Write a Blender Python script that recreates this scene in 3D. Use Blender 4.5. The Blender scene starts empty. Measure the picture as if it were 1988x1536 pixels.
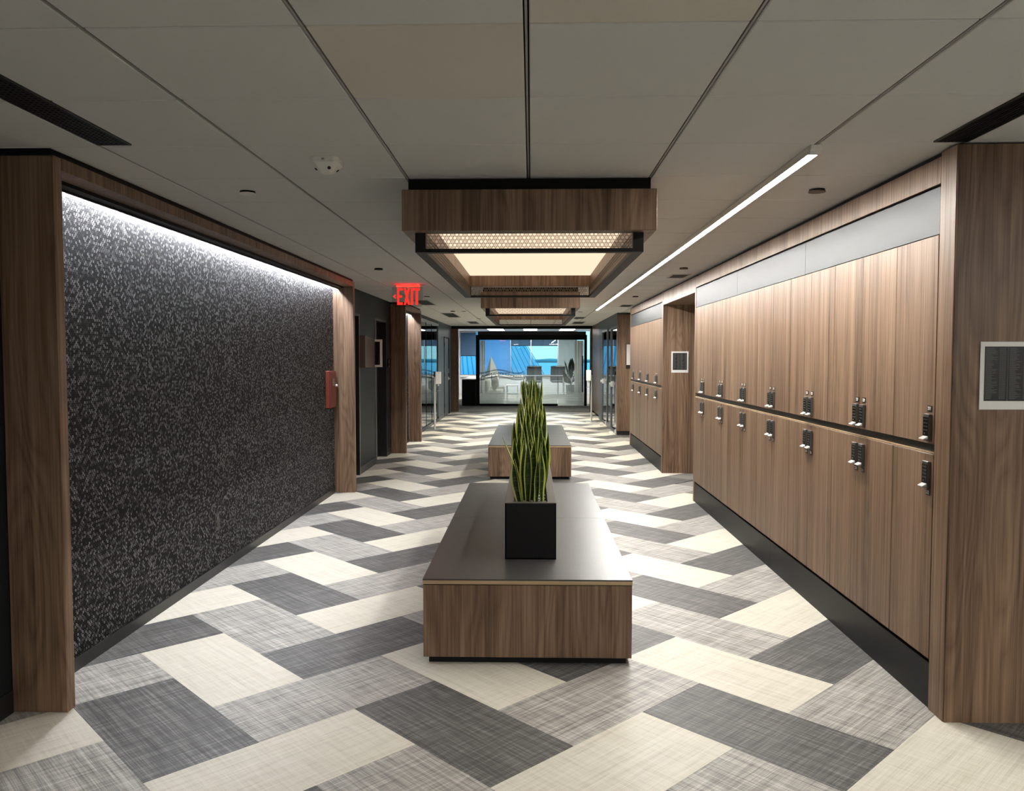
import bpy, bmesh, math, random
from mathutils import Vector, Matrix, noise as mnoise
R = random.Random(7)
SC = bpy.context.scene
COL = SC.collection
# ------------------------------------------------------------------ camera
H = 1.55; FPX = 1552.0; CX, CY = 994.0, 768.0; VPX, VPY = 1031.5, 694.0
CEIL = 2.435
d = Vector(((VPX - CX) / FPX, -(VPY - CY) / FPX, 1.0)).normalized()
up = Vector((0, d.z, -d.y)).normalized()
rt = up.cross(d)
if rt.x < 0: rt = -rt
# rows rt, d, up are the world X, Y, Z axes written in camera terms (right, up, forward)
c_right = Vector((rt.x, d.x, up.x)); c_up = Vector((rt.y, d.y, up.y)); c_fwd = Vector((rt.z, d.z, up.z))
cam = bpy.data.cameras.new('camera'); camo = bpy.data.objects.new('camera', cam); COL.objects.link(camo)
cam.sensor_fit = 'HORIZONTAL'; cam.sensor_width = 36.0; cam.lens = FPX / 1988.0 * 36.0
cam.clip_start = 0.05; cam.clip_end = 20000
camo.matrix_world = Matrix(((c_right.x, c_up.x, -c_fwd.x, 0), (c_right.y, c_up.y, -c_fwd.y, 0), (c_right.z, c_up.z, -c_fwd.z, H), (0, 0, 0, 1)))
SC.camera = camo
# ------------------------------------------------------------------ world, exposure, light levels
SC.view_settings.view_transform = 'Standard'; SC.view_settings.look = 'None'
SC.view_settings.gamma = 1.0; SC.view_settings.use_curve_mapping = False
SC.view_settings.exposure = 0.0
SC.cycles.use_denoising = True
SC.cycles.max_bounces = 10; SC.cycles.diffuse_bounces = 5; SC.cycles.glossy_bounces = 5; SC.cycles.transparent_max_bounces = 24
SC.cycles.sample_clamp_indirect = 6.0; SC.cycles.caustics_reflective = False; SC.cycles.caustics_refractive = False
LED_POWER = 240.0       # long ceiling strip over the lockers
NICHE_POWER = 265.0      # hidden strips washing the beaded panels
BOX_POWER = 1.15         # warm ceiling panels
LOUNGE_POWER = 34.0
EXIT_POWER = 34.0
FILL_POWER = 52.0  # unseen light panels added behind the viewpoint
DOWN_POWER = 330.0  # spot lamps added over the far corridor
w = bpy.data.worlds.new('sky'); SC.world = w; w.use_nodes = True
nt = w.node_tree; nt.nodes.clear()
tc = nt.nodes.new('ShaderNodeTexCoord'); sp = nt.nodes.new('ShaderNodeSeparateXYZ'); rp = nt.nodes.new('ShaderNodeValToRGB')
bg = nt.nodes.new('ShaderNodeBackground'); wo = nt.nodes.new('ShaderNodeOutputWorld')
rp.color_ramp.elements[0].position = 0.0; rp.color_ramp.elements[0].color = (0.66, 0.98, 1.0, 1)
rp.color_ramp.elements[1].position = 0.9; rp.color_ramp.elements[1].color = (0.28, 0.62, 1.0, 1)
nt.links.new(tc.outputs['Generated'], sp.inputs[0]); nt.links.new(sp.outputs['Z'], rp.inputs[0])
nt.links.new(rp.outputs[0], bg.inputs[0]); nt.links.new(bg.outputs[0], wo.inputs[0]); bg.inputs[1].default_value = 1.5

# ------------------------------------------------------------------ material helpers
class N:
    def __init__(s, name):
        s.m = bpy.data.materials.new(name); s.m.use_nodes = True; s.t = s.m.node_tree; s.t.nodes.clear()
        s.out = s.t.nodes.new('ShaderNodeOutputMaterial')
    def n(s, typ, **kw):
        x = s.t.nodes.new('ShaderNode' + typ)
        for k, v in kw.items(): setattr(x, k, v)
        return x
    def l(s, a, b): s.t.links.new(a, b)
    def math(s, op, a, b=None, c=None):
        x = s.n('Math', operation=op)
        for i, v in enumerate((a, b, c)):
            if v is None: continue
            if isinstance(v, (int, float)): x.inputs[i].default_value = v
            else: s.l(v, x.inputs[i])
        return x.outputs[0]
    def mix(s, f, a, b, typ='MIX'):
        x = s.n('Mix', data_type='RGBA', blend_type=typ)
        for i, v in ((0, f), (6, a), (7, b)):
            if isinstance(v, (int, float)): x.inputs[i].default_value = v
            elif isinstance(v, tuple): x.inputs[i].default_value = (*v, 1)
            else: s.l(v, x.inputs[i])
        return x.outputs[2]
    def noise(s, vec, scale=1.0, detail=3.0, rough=0.55, dist=0.0):
        x = s.n('TexNoise'); x.inputs['Scale'].default_value = scale; x.inputs['Detail'].default_value = detail
        x.inputs['Roughness'].default_value = rough; x.inputs['Distortion'].default_value = dist
        if vec is not None: s.l(vec, x.inputs['Vector'])
        return x.outputs['Fac']
    def map(s, vec, scale):
        x = s.n('Mapping'); x.inputs['Scale'].default_value = scale; s.l(vec, x.inputs['Vector']); return x.outputs[0]
    def objco(s, rnd=True, k=31.0):
        t = s.n('TexCoord')
        if not rnd: return t.outputs['Object']
        oi = s.n('ObjectInfo'); m = s.math('MULTIPLY', oi.outputs['Random'], k)
        c = s.n('CombineXYZ'); s.l(m, c.inputs[0]); s.l(m, c.inputs[1]); s.l(m, c.inputs[2])
        a = s.n('VectorMath', operation='ADD'); s.l(t.outputs['Object'], a.inputs[0]); s.l(c.outputs[0], a.inputs[1])
        return a.outputs[0]
    def ramp(s, f, stops):
        x = s.n('ValToRGB'); e = x.color_ramp.elements
        while len(e) < len(stops): e.new(0.5)
        for i, (p, c) in enumerate(stops): e[i].position = p; e[i].color = (*c, 1) if len(c) == 3 else c
        s.l(f, x.inputs[0]); return x.outputs[0]
    def bsdf(s, col, rough=0.5, metal=0.0, spec=0.5, bump=None, bstr=0.1, bdist=0.002, **kw):
        b = s.n('BsdfPrincipled')
        if isinstance(col, tuple): b.inputs['Base Color'].default_value = (*col, 1)
        else: s.l(col, b.inputs['Base Color'])
        if isinstance(rough, (int, float)): b.inputs['Roughness'].default_value = rough
        else: s.l(rough, b.inputs['Roughness'])
        if isinstance(metal, (int, float)): b.inputs['Metallic'].default_value = metal
        else: s.l(metal, b.inputs['Metallic'])
        b.inputs['Specular IOR Level'].default_value = spec
        for k, v in kw.items(): b.inputs[k].default_value = v
        if bump is not None:
            bp = s.n('Bump'); bp.inputs['Strength'].default_value = bstr; bp.inputs['Distance'].default_value = bdist
            s.l(bump, bp.inputs['Height']); s.l(bp.outputs[0], b.inputs['Normal'])
        s.l(b.outputs[0], s.out.inputs[0]); return b

def plain(name, col, rough=0.5, metal=0.0, spec=0.5, var=0.10, nscale=60.0, bstr=0.05):
    a = N(name); co = a.objco(); f = a.noise(co, nscale, 4)
    lo = tuple(c * (1 - var) for c in col); hi = tuple(min(1, c * (1 + var)) for c in col)
    a.bsdf(a.mix(f, lo, hi), rough, metal, spec, bump=f, bstr=bstr); return a.m
def emit(name, col, st):
    a = N(name); e = a.n('Emission'); e.inputs[0].default_value = (*col, 1); e.inputs[1].default_value = st
    a.l(e.outputs[0], a.out.inputs[0]); return a.m

def wood(name, dark, mid, light, rough=0.42, cath=1.0, axis='Z', fine_k=.5):
    a = N(name); co = a.objco(True, 23.7)
    def sc(p, q): return {'Z': (p, p, q), 'Y': (p, q, p), 'X': (q, p, p)}[axis]
    band = a.noise(a.map(co, sc(9, .25)), 1, 2, .5)
    fine = a.noise(a.map(co, sc(150, 1.6)), 1, 4, .6)
    vein = a.noise(a.map(co, sc(48, .9)), 1, 3, .55, .4)
    big = a.noise(a.map(co, sc(5.5, .62)), 1, 1.5, .45, .25)
    ring = a.math('PINGPONG', a.math('MULTIPLY', big, 15.0), 0.5)       # contour lines make the cathedral figure
    line = a.math('POWER', a.math('MULTIPLY', ring, 2.0), 0.7)
    f = a.math('ADD', a.math('MULTIPLY', band, .55), a.math('MULTIPLY', vein, .55))
    f = a.math('ADD', f, a.math('MULTIPLY', line, .17 * cath))
    f = a.math('ADD', f, a.math('MULTIPLY', fine, fine_k))
    f = a.math('SUBTRACT', f, .21 + .5 * fine_k + .06 * cath)
    col = a.ramp(f, [(0.14, dark), (0.38, mid), (0.66, light)])
    a.bsdf(col, rough, 0, .35, bump=fine, bstr=.06); return a.m

def floor_mat(name, lo, mid, hi, con=1.0):
    a = N(name); co = a.objco(True, 17.3)
    l1 = a.noise(a.map(co, (5, 300, 1)), 1, 3, .6); l2 = a.noise(a.map(co, (260, 7, 1)), 1, 3, .6)
    l3 = a.noise(a.map(co, (2.5, 70, 1)), 1, 2, .5); l4 = a.noise(a.map(co, (70, 3, 1)), 1, 2, .5)
    f = a.math('ADD', a.math('MULTIPLY', l1, .85), a.math('MULTIPLY', l2, .6))
    f = a.math('ADD', f, a.math('ADD', a.math('MULTIPLY', l3, .55), a.math('MULTIPLY', l4, .4)))
    f = a.math('MULTIPLY_ADD', a.math('SUBTRACT', f, 1.2), con * 1.25, .5)
    col = a.ramp(f, [(0.12, lo), (0.5, mid), (0.88, hi)])
    a.bsdf(col, .5, 0, .35, bump=l1, bstr=.06); return a.m

def glass_mat(name, tint=(0.93, 0.97, 0.97), refl=1.0):
    a = N(name); fr = a.n('Fresnel'); fr.inputs[0].default_value = 1.5
    tr = a.n('BsdfTransparent'); tr.inputs[0].default_value = (*tint, 1)
    gl = a.n('BsdfGlossy'); gl.inputs['Roughness'].default_value = 0.01; gl.inputs['Color'].default_value = (.95, .97, 1, 1)
    mx = a.n('MixShader'); a.l(a.math('MULTIPLY', fr.outputs[0], refl), mx.inputs[0]); a.l(tr.outputs[0], mx.inputs[1]); a.l(gl.outputs[0], mx.inputs[2])
    a.l(mx.outputs[0], a.out.inputs[0]); return a.m

def film_mat(name):
    # frosted film: fine horizontal stripes, denser towards the floor
    a = N(name); t = a.n('TexCoord'); s = a.n('SeparateXYZ'); a.l(t.outputs['Object'], s.inputs[0])
    st = a.math('PINGPONG', a.math('MULTIPLY', s.outputs['Z'], 13.0), 0.5)
    den = a.n('MapRange'); den.inputs[1].default_value = 0.1; den.inputs[2].default_value = 1.25; den.inputs[3].default_value = .46; den.inputs[4].default_value = .0
    a.l(s.outputs['Z'], den.inputs[0])
    f = a.math('MULTIPLY', den.outputs[0], a.math('MULTIPLY_ADD', st, .30, .85))
    tr = a.n('BsdfTransparent'); df = a.n('BsdfDiffuse'); df.inputs[0].default_value = (.72, .76, .72, 1)
    tl = a.n('BsdfTranslucent'); tl.inputs[0].default_value = (.72, .76, .74, 1)
    m1 = a.n('MixShader'); m1.inputs[0].default_value = .5; a.l(df.outputs[0], m1.inputs[1]); a.l(tl.outputs[0], m1.inputs[2])
    mx = a.n('MixShader'); a.l(f, mx.inputs[0]); a.l(tr.outputs[0], mx.inputs[1]); a.l(m1.outputs[0], mx.inputs[2])
    a.l(mx.outputs[0], a.out.inputs[0]); return a.m

def fabric_trans(name, col, tcol, f=.5):
    a = N(name); co = a.objco(False); n1 = a.noise(a.map(co, (220, 220, 8)), 1, 2)
    c = a.mix(n1, tuple(x * .85 for x in col), col)
    df = a.n('BsdfDiffuse'); a.l(c, df.inputs[0]); tl = a.n('BsdfTranslucent'); tl.inputs[0].default_value = (*tcol, 1)
    mx = a.n('MixShader'); mx.inputs[0].default_value = f; a.l(df.outputs[0], mx.inputs[1]); a.l(tl.outputs[0], mx.inputs[2])
    a.l(mx.outputs[0], a.out.inputs[0]); return a.m

def bead_mat(name):
    # black wallcovering covered in tiny staggered metal rings (rings of about 11 mm)
    a = N(name); t = a.n('TexCoord'); s = a.n('SeparateXYZ'); a.l(t.outputs['Object'], s.inputs[0])
    b, c = .0205, .0215
    tot = None; val = None
    wob = a.noise(t.outputs['Object'], 55, 1)
    for k in (0, 1):
        u = a.math('ADD', a.math('DIVIDE', s.outputs['Y'], b), .5 * k); v = a.math('ADD', a.math('DIVIDE', s.outputs['Z'], c), .5 * k)
        du = a.math('MULTIPLY', a.math('SUBTRACT', a.math('FRACT', u), .5), b); dv = a.math('MULTIPLY', a.math('SUBTRACT', a.math('FRACT', v), .5), c)
        r = a.math('SQRT', a.math('ADD', a.math('MULTIPLY', du, du), a.math('MULTIPLY', dv, dv)))
        m = a.math('SUBTRACT', 1.0, a.math('DIVIDE', a.math('ABSOLUTE', a.math('SUBTRACT', r, .0047)), .0019)); m = a.math('MAXIMUM', m, 0.0)
        cc = a.n('CombineXYZ'); a.l(a.math('FLOOR', u), cc.inputs[0]); a.l(a.math('FLOOR', v), cc.inputs[1]); cc.inputs[2].default_value = 3.7 * k
        wn = a.n('TexWhiteNoise', noise_dimensions='3D'); a.l(cc.outputs[0], wn.inputs[0])
        br = a.math('MULTIPLY_ADD', a.math('POWER', wn.outputs['Value'], 2.2), .92, .07)
        mm = a.math('MULTIPLY', m, br)
        tot = m if tot is None else a.math('MAXIMUM', tot, m); val = mm if val is None else a.math('MAXIMUM', val, mm)
    glint = a.math('MULTIPLY', val, a.math('MULTIPLY_ADD', wob, .9, .45))  # random ring sparkle put into the base colour
    col = a.ramp(glint, [(0.0, (.0045, .0045, .005)), (0.08, (.006, .006, .0065)), (0.85, (.66, .66, .68))])
    bs = a.bsdf(col, .6, 0.0, .08, bump=tot, bstr=.5, bdist=.002)
    return a.m

WD = ((.060, .034, .020), (.170, .105, .066), (.29, .195, .130))
M = {
 'wood': wood('walnut_figured', *WD, cath=.8),
 'wood_str': wood('walnut_straight', (.080, .043, .023), (.215, .134, .082), (.34, .228, .150), cath=.35, fine_k=.62),
 'wood_dark': wood('walnut_dark', (.045, .024, .015), (.11, .066, .042), (.18, .115, .075)),  # darker brown walnut for the far end and the passage soffit
 'edge': wood('pale_edge_band', (.26, .165, .085), (.42, .30, .175), (.52, .40, .26), axis='X', cath=.2),
 'fl_dark': floor_mat('woven_tile_charcoal', (.032, .032, .032), (.092, .090, .088), (.23, .225, .215), 1.2),
 'fl_mid': floor_mat('woven_tile_grey', (.14, .132, .122), (.34, .325, .30), (.60, .585, .55), 1.15),
 'fl_cream': floor_mat('woven_tile_cream', (.48, .45, .37), (.64, .61, .52), (.75, .725, .64), .85),
 'ceil': plain('ceiling_board', (.735, .745, .725), .9, 0, .2, .04, 500, .10),
 'ceil_warm': plain('ceiling_board_beige', (.74, .715, .635), .9, 0, .2, .04, 500, .10),  # slightly beiger variant for a few boards
 'grid': plain('ceiling_grid_metal', (.32, .31, .29), .5, 0, .4),
 'black': plain('black_paint', (.005, .005, .006), .6, 0, .2),
 'slate': plain('dark_slate_paint', (.009, .0115, .014), .5, 0, .25, .06, 40),
 'slate_lit': plain('slate_daylit_paint', (.06, .078, .095), .5, 0, .5, .05, 40),  # the dark slate paint with daylight from the far windows put into its colour
 'blk_metal': plain('black_powder_coat', (.012, .012, .012), .36, 0, .5),
 'blk_satin': plain('black_satin_metal', (.007, .007, .007), .6, 0, .25),
 'blk_gloss': plain('black_gloss_plastic', (.006, .006, .006), .2, 0, .5),
 'kick': plain('charcoal_plinth', (.014, .0145, .015), .5, 0, .22, .05),
 'top': plain('charcoal_laminate', (.045, .043, .042), .36, 0, .5, .12, 5),
 'rim': plain('grey_metal_lit_rim', (.062, .056, .050), .33, 0, .55),  # on planter rims, the overhead panel's reflection is put into this colour
 'greypanel': plain('grey_metal_panel', (.034, .039, .042), .45, 0.0, .35, .04, 4),
 'bead': bead_mat('beaded_wallcovering'),
 'steel': plain('brushed_steel', (.55, .55, .56), .3, 1.0, .5),
 'frame_grey': plain('anodised_grey_frame', (.13, .135, .14), .4, .2, .4),
 'chrome': plain('bright_chrome', (.85, .85, .84), .28, .55, .5),
 'white': plain('white_plastic', (.90, .90, .87), .45, 0, .5, .04),
 'white_card': plain('white_card', (.78, .78, .76), .5, 0, .4, .03),
 'print_blk': plain('printed_black', (.008, .008, .008), .4, 0, .4),
 'print_gry': plain('printed_grey_rows', (.085, .085, .082), .5, 0, .3),
 'legend': plain('key_legend', (.22, .22, .22), .5, 0, .3),
 'digit': plain('white_numerals', (.85, .85, .83), .4, 0, .4),
 'red': plain('red_enamel', (.13, .020, .012), .4, 0, .5),
 'brown': plain('brown_metal', (.10, .065, .055), .5, 0, .4),
 'mesh': plain('bronze_mesh', (.15, .115, .085), .4, .4, .5),
 'pebble_d': plain('dark_pebbles', (.03, .03, .03), .3, 0, .5, .6, 30),
 'pebble_l': plain('pale_pebbles', (.36, .35, .33), .4, 0, .5, .4, 30),
 'soil': plain('soil', (.012, .009, .007), .9),
 'led': emit('led_strip_light', (1.0, .975, .93), LED_POWER),
 'niche': emit('niche_strip_light', (.93, .95, 1.0), NICHE_POWER),
 'panel': emit('warm_light_panel', (1.0, .765, .55), BOX_POWER),
 'loungelight': emit('lounge_light_panel', (1.0, .97, .92), LOUNGE_POWER),
 'fill': emit('fill_light_panel', (1.0, .96, .90), FILL_POWER),  # glow of the unseen panels added behind the viewpoint
 'exit_letter': emit('exit_letter_light', (1.0, .03, .02), 1.25),
 'exit': emit('exit_red_light', (1.0, .003, .0015), EXIT_POWER),
 'glass': glass_mat('clear_glass', (.90, .95, .95)),
 'glass_dark': glass_mat('smoked_glass', (.30, .32, .33)),
 'winglass': glass_mat('window_glass', (.80, .95, 1.0), .5),
 'acrylic': glass_mat('clear_acrylic', (.86, .86, .86), .8),
 'film': film_mat('frosted_film'),
 'carpet': plain('grey_carpet', (.30, .285, .26), .95, 0, .1, .5, 9, .3),
 'lounge': plain('pale_paint', (.50, .52, .54), .7),
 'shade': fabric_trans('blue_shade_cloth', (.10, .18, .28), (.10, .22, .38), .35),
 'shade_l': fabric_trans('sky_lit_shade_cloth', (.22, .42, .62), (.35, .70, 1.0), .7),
 'shade_g': fabric_trans('grey_shade_cloth', (.34, .40, .42), (.25, .32, .34), .35),
 'curtain': fabric_trans('pale_curtain', (.74, .74, .71), (.70, .70, .67), .6),
 'sofa': plain('oatmeal_upholstery', (.36, .35, .29), .9, 0, .1, .15, 200, .3),
 'pillow': plain('dark_linen', (.20, .19, .15), .9, 0, .1, .2, 300, .3),
 'pillow_l': plain('cream_linen', (.62, .58, .47), .9, 0, .1, .1, 300, .3),
 'lampshade': fabric_trans('grey_lampshade', (.42, .43, .40), (.3, .3, .27), .2),
 'chair': plain('dark_blue_grey_mesh', (.014, .022, .034), .7),
 'tabletop': plain('grey_tabletop', (.035, .042, .05), .4),
 'leaf_big': plain('deep_green_leaf', (.012, .042, .022), .5, 0, .5, .35, 25),
 'pot': plain('grey_planter_pot', (.28, .29, .27), .6),
 'ext_blue': plain('blue_facade_panel', (.30, .76, 1.0), .6, 0, .3, .05, .1),
 'ext_rib': plain('facade_rib', (.08, .34, .55), .6, 0, .3),
 'sea': plain('harbour_water', (.34, .80, .88), .8, 0, .1, .10, .004),
 'hill': plain('distant_hill', (.5, .9, .98), .9, 0, .1, .1, .002),
 'letter': plain('grey_blue_vinyl', (.07, .13, .18), .6),
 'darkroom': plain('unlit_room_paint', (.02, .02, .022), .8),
 'behind': plain('warm_grey_wall', (.5, .48, .44), .8),
 'subfloor': plain('subfloor_grey', (.22, .215, .20), .7),
}
def leaf_mat():
    a = N('snake_plant_leaf'); uv = a.n('UVMap'); s = a.n('SeparateXYZ'); a.l(uv.outputs[0], s.inputs[0])
    oi = a.n('ObjectInfo')
    e = a.math('ABSOLUTE', a.math('SUBTRACT', s.outputs[0], .5))
    co = a.objco(True, 11.0); wv = a.noise(a.map(co, (14, 14, 95)), 1, 3, .6, .8); big = a.noise(co, 30, 2)
    green = a.ramp(wv, [(.36, (.012, .030, .007)), (.52, (.022, .052, .013)), (.66, (.075, .115, .040))])
    edge = a.math('ADD', e, a.math('MULTIPLY', a.math('SUBTRACT', big, .5), .07))
    mask = a.ramp(edge, [(.315, (0, 0, 0)), (.35, (1, 1, 1))])
    ec = a.mix(oi.outputs['Random'], (.34, .42, .06), (.52, .54, .17))
    a.bsdf(a.mix(mask, green, ec), .38, 0, .45, bump=wv, bstr=.05); return a.m
M['leaf'] = leaf_mat()

# ------------------------------------------------------------------ geometry helpers
ORG = {}
def box(bm, x0, x1, y0, y1, z0, z1):
    v = [bm.verts.new(p) for p in ((x0, y0, z0), (x1, y0, z0), (x1, y1, z0), (x0, y1, z0), (x0, y0, z1), (x1, y0, z1), (x1, y1, z1), (x0, y1, z1))]
    for f in ((3, 2, 1, 0), (4, 5, 6, 7), (0, 1, 5, 4), (1, 2, 6, 5), (2, 3, 7, 6), (3, 0, 4, 7)): bm.faces.new([v[i] for i in f])
def prism(bm, pts, axis, a, b):
    # pts: 2D outline; extruded from a to b along axis ('x','y','z')
    def P(p, t): return {'x': (t, p[0], p[1]), 'y': (p[0], t, p[1]), 'z': (p[0], p[1], t)}[axis]
    lo = [bm.verts.new(P(p, a)) for p in pts]; hi = [bm.verts.new(P(p, b)) for p in pts]; n = len(pts)
    bm.faces.new(lo[::-1]); bm.faces.new(hi)
    for i in range(n): bm.faces.new((lo[i], lo[(i + 1) % n], hi[(i + 1) % n], hi[i]))
def cyl(bm, c, r, h, axis='z', n=20, r2=None):
    r2 = r if r2 is None else r2; lo = []; hi = []
    for i in range(n):
        t = 2 * math.pi * i / n; u, v = math.cos(t), math.sin(t)
        def P(rr, k): 
            return {'z': (c[0] + rr * u, c[1] + rr * v, c[2] + k), 'x': (c[0] + k, c[1] + rr * u, c[2] + rr * v), 'y': (c[0] + rr * u, c[1] + k, c[2] + rr * v)}[axis]
        lo.append(bm.verts.new(P(r, 0))); hi.append(bm.verts.new(P(r2, h)))
    bm.faces.new(lo[::-1]); bm.faces.new(hi)
    for i in range(n): bm.faces.new((lo[i], lo[(i + 1) % n], hi[(i + 1) % n], hi[i]))
def frame(bm, axis, a, b, u0, u1, v0, v1, t):
    # rectangular ring in the plane across axis, bar width t
    for (p, q, r, s) in ((u0, u1, v0, v0 + t), (u0, u1, v1 - t, v1), (u0, u0 + t, v0 + t, v1 - t), (u1 - t, u1, v0 + t, v1 - t)):
        if axis == 'y': box(bm, p, q, a, b, r, s)
        elif axis == 'x': box(bm, a, b, p, q, r, s)
        else: box(bm, p, q, r, s, a, b)
def finish(bm, bevel=0, seg=1, smooth=False):
    bmesh.ops.recalc_face_normals(bm, faces=bm.faces)
    if bevel: bmesh.ops.bevel(bm, geom=list(bm.edges), offset=bevel, segments=seg, profile=.5, affect='EDGES')
    if smooth:
        for f in bm.faces: f.smooth = True
def to_mesh(name, bm, mat, org=(0, 0, 0), bevel=0, seg=1, smooth=False):
    finish(bm, bevel, seg, smooth); o = Vector(org)
    for v in bm.verts: v.co -= o
    me = bpy.data.meshes.new(name); bm.to_mesh(me); bm.free(); me.materials.append(mat); return me
def props(o, label=None, cat=None, group=None, kind=None):
    if label: o['label'] = label
    if cat: o['category'] = cat
    if group: o['group'] = group
    if kind: o['kind'] = kind
    return o
def obj(name, bm, mat, parent=None, org=None, bevel=0, seg=1, smooth=False, **kw):
    """bm holds world coordinates; the object sits at org (or at its parent's origin)."""
    if parent is not None and org is None: org = ORG[parent.name]
    org = org or (0, 0, 0)
    me = to_mesh(name, bm, M[mat] if isinstance(mat, str) else mat, org, bevel, seg, smooth)
    return link(name, me, parent, org, **kw)
def link(name, me, parent=None, org=(0, 0, 0), **kw):
    o = bpy.data.objects.new(name, me); COL.objects.link(o); ORG[o.name] = tuple(org)
    if parent is not None:
        o.parent = parent; po = ORG[parent.name]; o.location = (org[0] - po[0], org[1] - po[1], org[2] - po[2])
    else: o.location = org
    return props(o, **kw)
def thing(name, loc, label, cat, group=None):
    o = bpy.data.objects.new(name, None); COL.objects.link(o); o.location = loc; o.empty_display_size = .1; ORG[o.name] = tuple(loc)
    return props(o, label, cat, group)
def bx(*boxes):
    bm = bmesh.new()
    for b in boxes: box(bm, *b)
    return bm
def dup(root, delta, label, group=None):
    def cp(o, parent):
        c = o.copy(); COL.objects.link(c)
        if parent is not None: c.parent = parent
        for ch in o.children: cp(ch, c)
        return c
    r = cp(root, None); r.location = Vector(root.location) + Vector(delta); r['label'] = label
    if group: r['group'] = group
    ORG[r.name] = tuple(r.location); return r
def text_mesh(s, size, align='CENTER', extrude=0.0008, bold=0.0):
    cu = bpy.data.curves.new('t', 'FONT'); cu.body = s; cu.size = size; cu.align_x = align; cu.align_y = 'CENTER'; cu.extrude = extrude; cu.offset = bold
    cu.resolution_u = 2
    o = bpy.data.objects.new('t', cu); COL.objects.link(o); dg = bpy.context.evaluated_depsgraph_get()
    me = bpy.data.meshes.new_from_object(o.evaluated_get(dg)); bpy.data.objects.remove(o); bpy.data.curves.remove(cu); return me
XL, XR = -2.255, 1.75

# ================================================================== SETTING
# ---- floor with herringbone tiles (each tile a part)
fl = obj('floor', bx((-6, 6, -5, 22.76, -.25, -.0045)), 'subfloor', kind='structure')
U = .3165; FX, FY = -2.045, 3.442
rt2 = math.sqrt(2)
def tile_mesh(mat):
    L, W, g = 2 * U * rt2, U * rt2, .0006
    bm = bmesh.new(); box(bm, -L / 2 + g, L / 2 - g, -W / 2 + g, W / 2 - g, -.004, 0)
    return to_mesh('floor_tile', bm, mat)
TM = [tile_mesh(M['fl_dark']), tile_mesh(M['fl_cream']), tile_mesh(M['fl_mid'])]
for c in range(-2, 5):
    for k in range(-34, 6):
        for typ in (0, 1):
            i, j = (2 * c - k, 2 * c + k) if typ == 0 else (2 * c + 1 - k, 2 * c + 1 + k)
            # k counts towards the camera when positive
            if typ == 0: ci, cj, ang = i + .5, j + 1.0, -math.pi / 4
            else: ci, cj, ang = i + 1.0, j + .5, math.pi / 4
            x = FX + U * (ci + cj); y = FY + U * (ci - cj)
            if not (-2.75 < x < 2.5 and 1.75 < y < 22.9): continue
            if x > 2.15 and y > 3.9: continue
            if x < -2.45 and y > 3.6: continue
            a = (-k) % 3
            m = TM[a] if typ == 0 else TM[(2, 0, 1)[a]]
            o = link('floor_tile', m, fl, (x, y, 0)); o.rotation_euler = (0, 0, ang)
carpet = obj('floor_carpet', bx((-4, 4, 22.75, 34.2, -.2, .003)), 'carpet', kind='structure')
obj('trim_1', bx((-2.1, 1.7, 22.73, 22.765, 0, .0055)), 'blk_metal', kind='structure')

# ---- ceiling with lay-in boards
S, TX, TY = .6, -.615, 2.17
ce = obj('ceiling', bx((-6, 6, -5, 22.9, CEIL + .028, CEIL + .2)), 'black', kind='structure')
def ctile(mat):
    g1, g2 = .008, .0042
    bm = bmesh.new(); box(bm, -S / 2 + g1, S / 2 - g1, -S / 2 + g2, S / 2 - g2, 0, .022)
    return to_mesh('ceiling_tile', bm, mat, bevel=.003)
CT, CTW = ctile(M['ceil']), ctile(M['ceil_warm'])
warm = {(0, 0), (1, -1)}
for i in range(-3, 5):
    for j in range(-1, 34):
        o = link('ceiling_tile', CTW if (i, j) in warm else CT, ce, (TX + S * (i + .5), TY + S * (j + .5), CEIL))
bm = bmesh.new()
for i in range(-3, 6): box(bm, TX + S * i - .0035, TX + S * i + .0035, TY - .6, TY + 20.4, CEIL + .002, CEIL + .028)
obj('ceiling_grid', bm, 'grid', ce, kind='stuff')
obj('ceiling_near', bx((-6, 6, -5, TY - .61, CEIL, CEIL + .028), (2.39, 6, TY - .6, 22.6, CEIL, CEIL + .028)), 'ceil', kind='structure')

# ---- left wall
XW = XL - .012
bm = bx((XW - .25, XW, -5, 9.62, 0, CEIL), (XW - .25, XW, 10.44, 11.57, 0, CEIL), (XW - .25, XW, 12.42, 14.66, 0, CEIL),
        (XW - .25, XW, 9.62, 10.44, 2.115, CEIL), (XW - .25, XW, 11.57, 12.42, 2.115, CEIL), (XW - .25, XW, 14.66, 19.45, 2.34, CEIL))
wl = obj('wall_left', bm, 'slate', kind='structure')
obj('wall_left_end', bx((XW - .25, XW, 19.45, 20.72, 0, CEIL), (XW - .25, XW, 20.72, 21.98, 2.09, CEIL), (XW - .25, XW, 21.98, 22.75, 0, CEIL)), 'slate_lit', kind='structure')
obj('baseboard_left', bx((XW - .001, XW + .008, 1.0, 3.37, 0, .10), (XW - .001, XW + .008, 9.15, 9.62, 0, .10), (XW - .001, XW + .008, 10.46, 11.55, 0, .10), (XW - .001, XW + .008, 12.44, 12.83, 0, .10), (XW - .001, XW + .008, 19.47, 20.7, 0, .10)), 'blk_metal', kind='structure')
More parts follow.
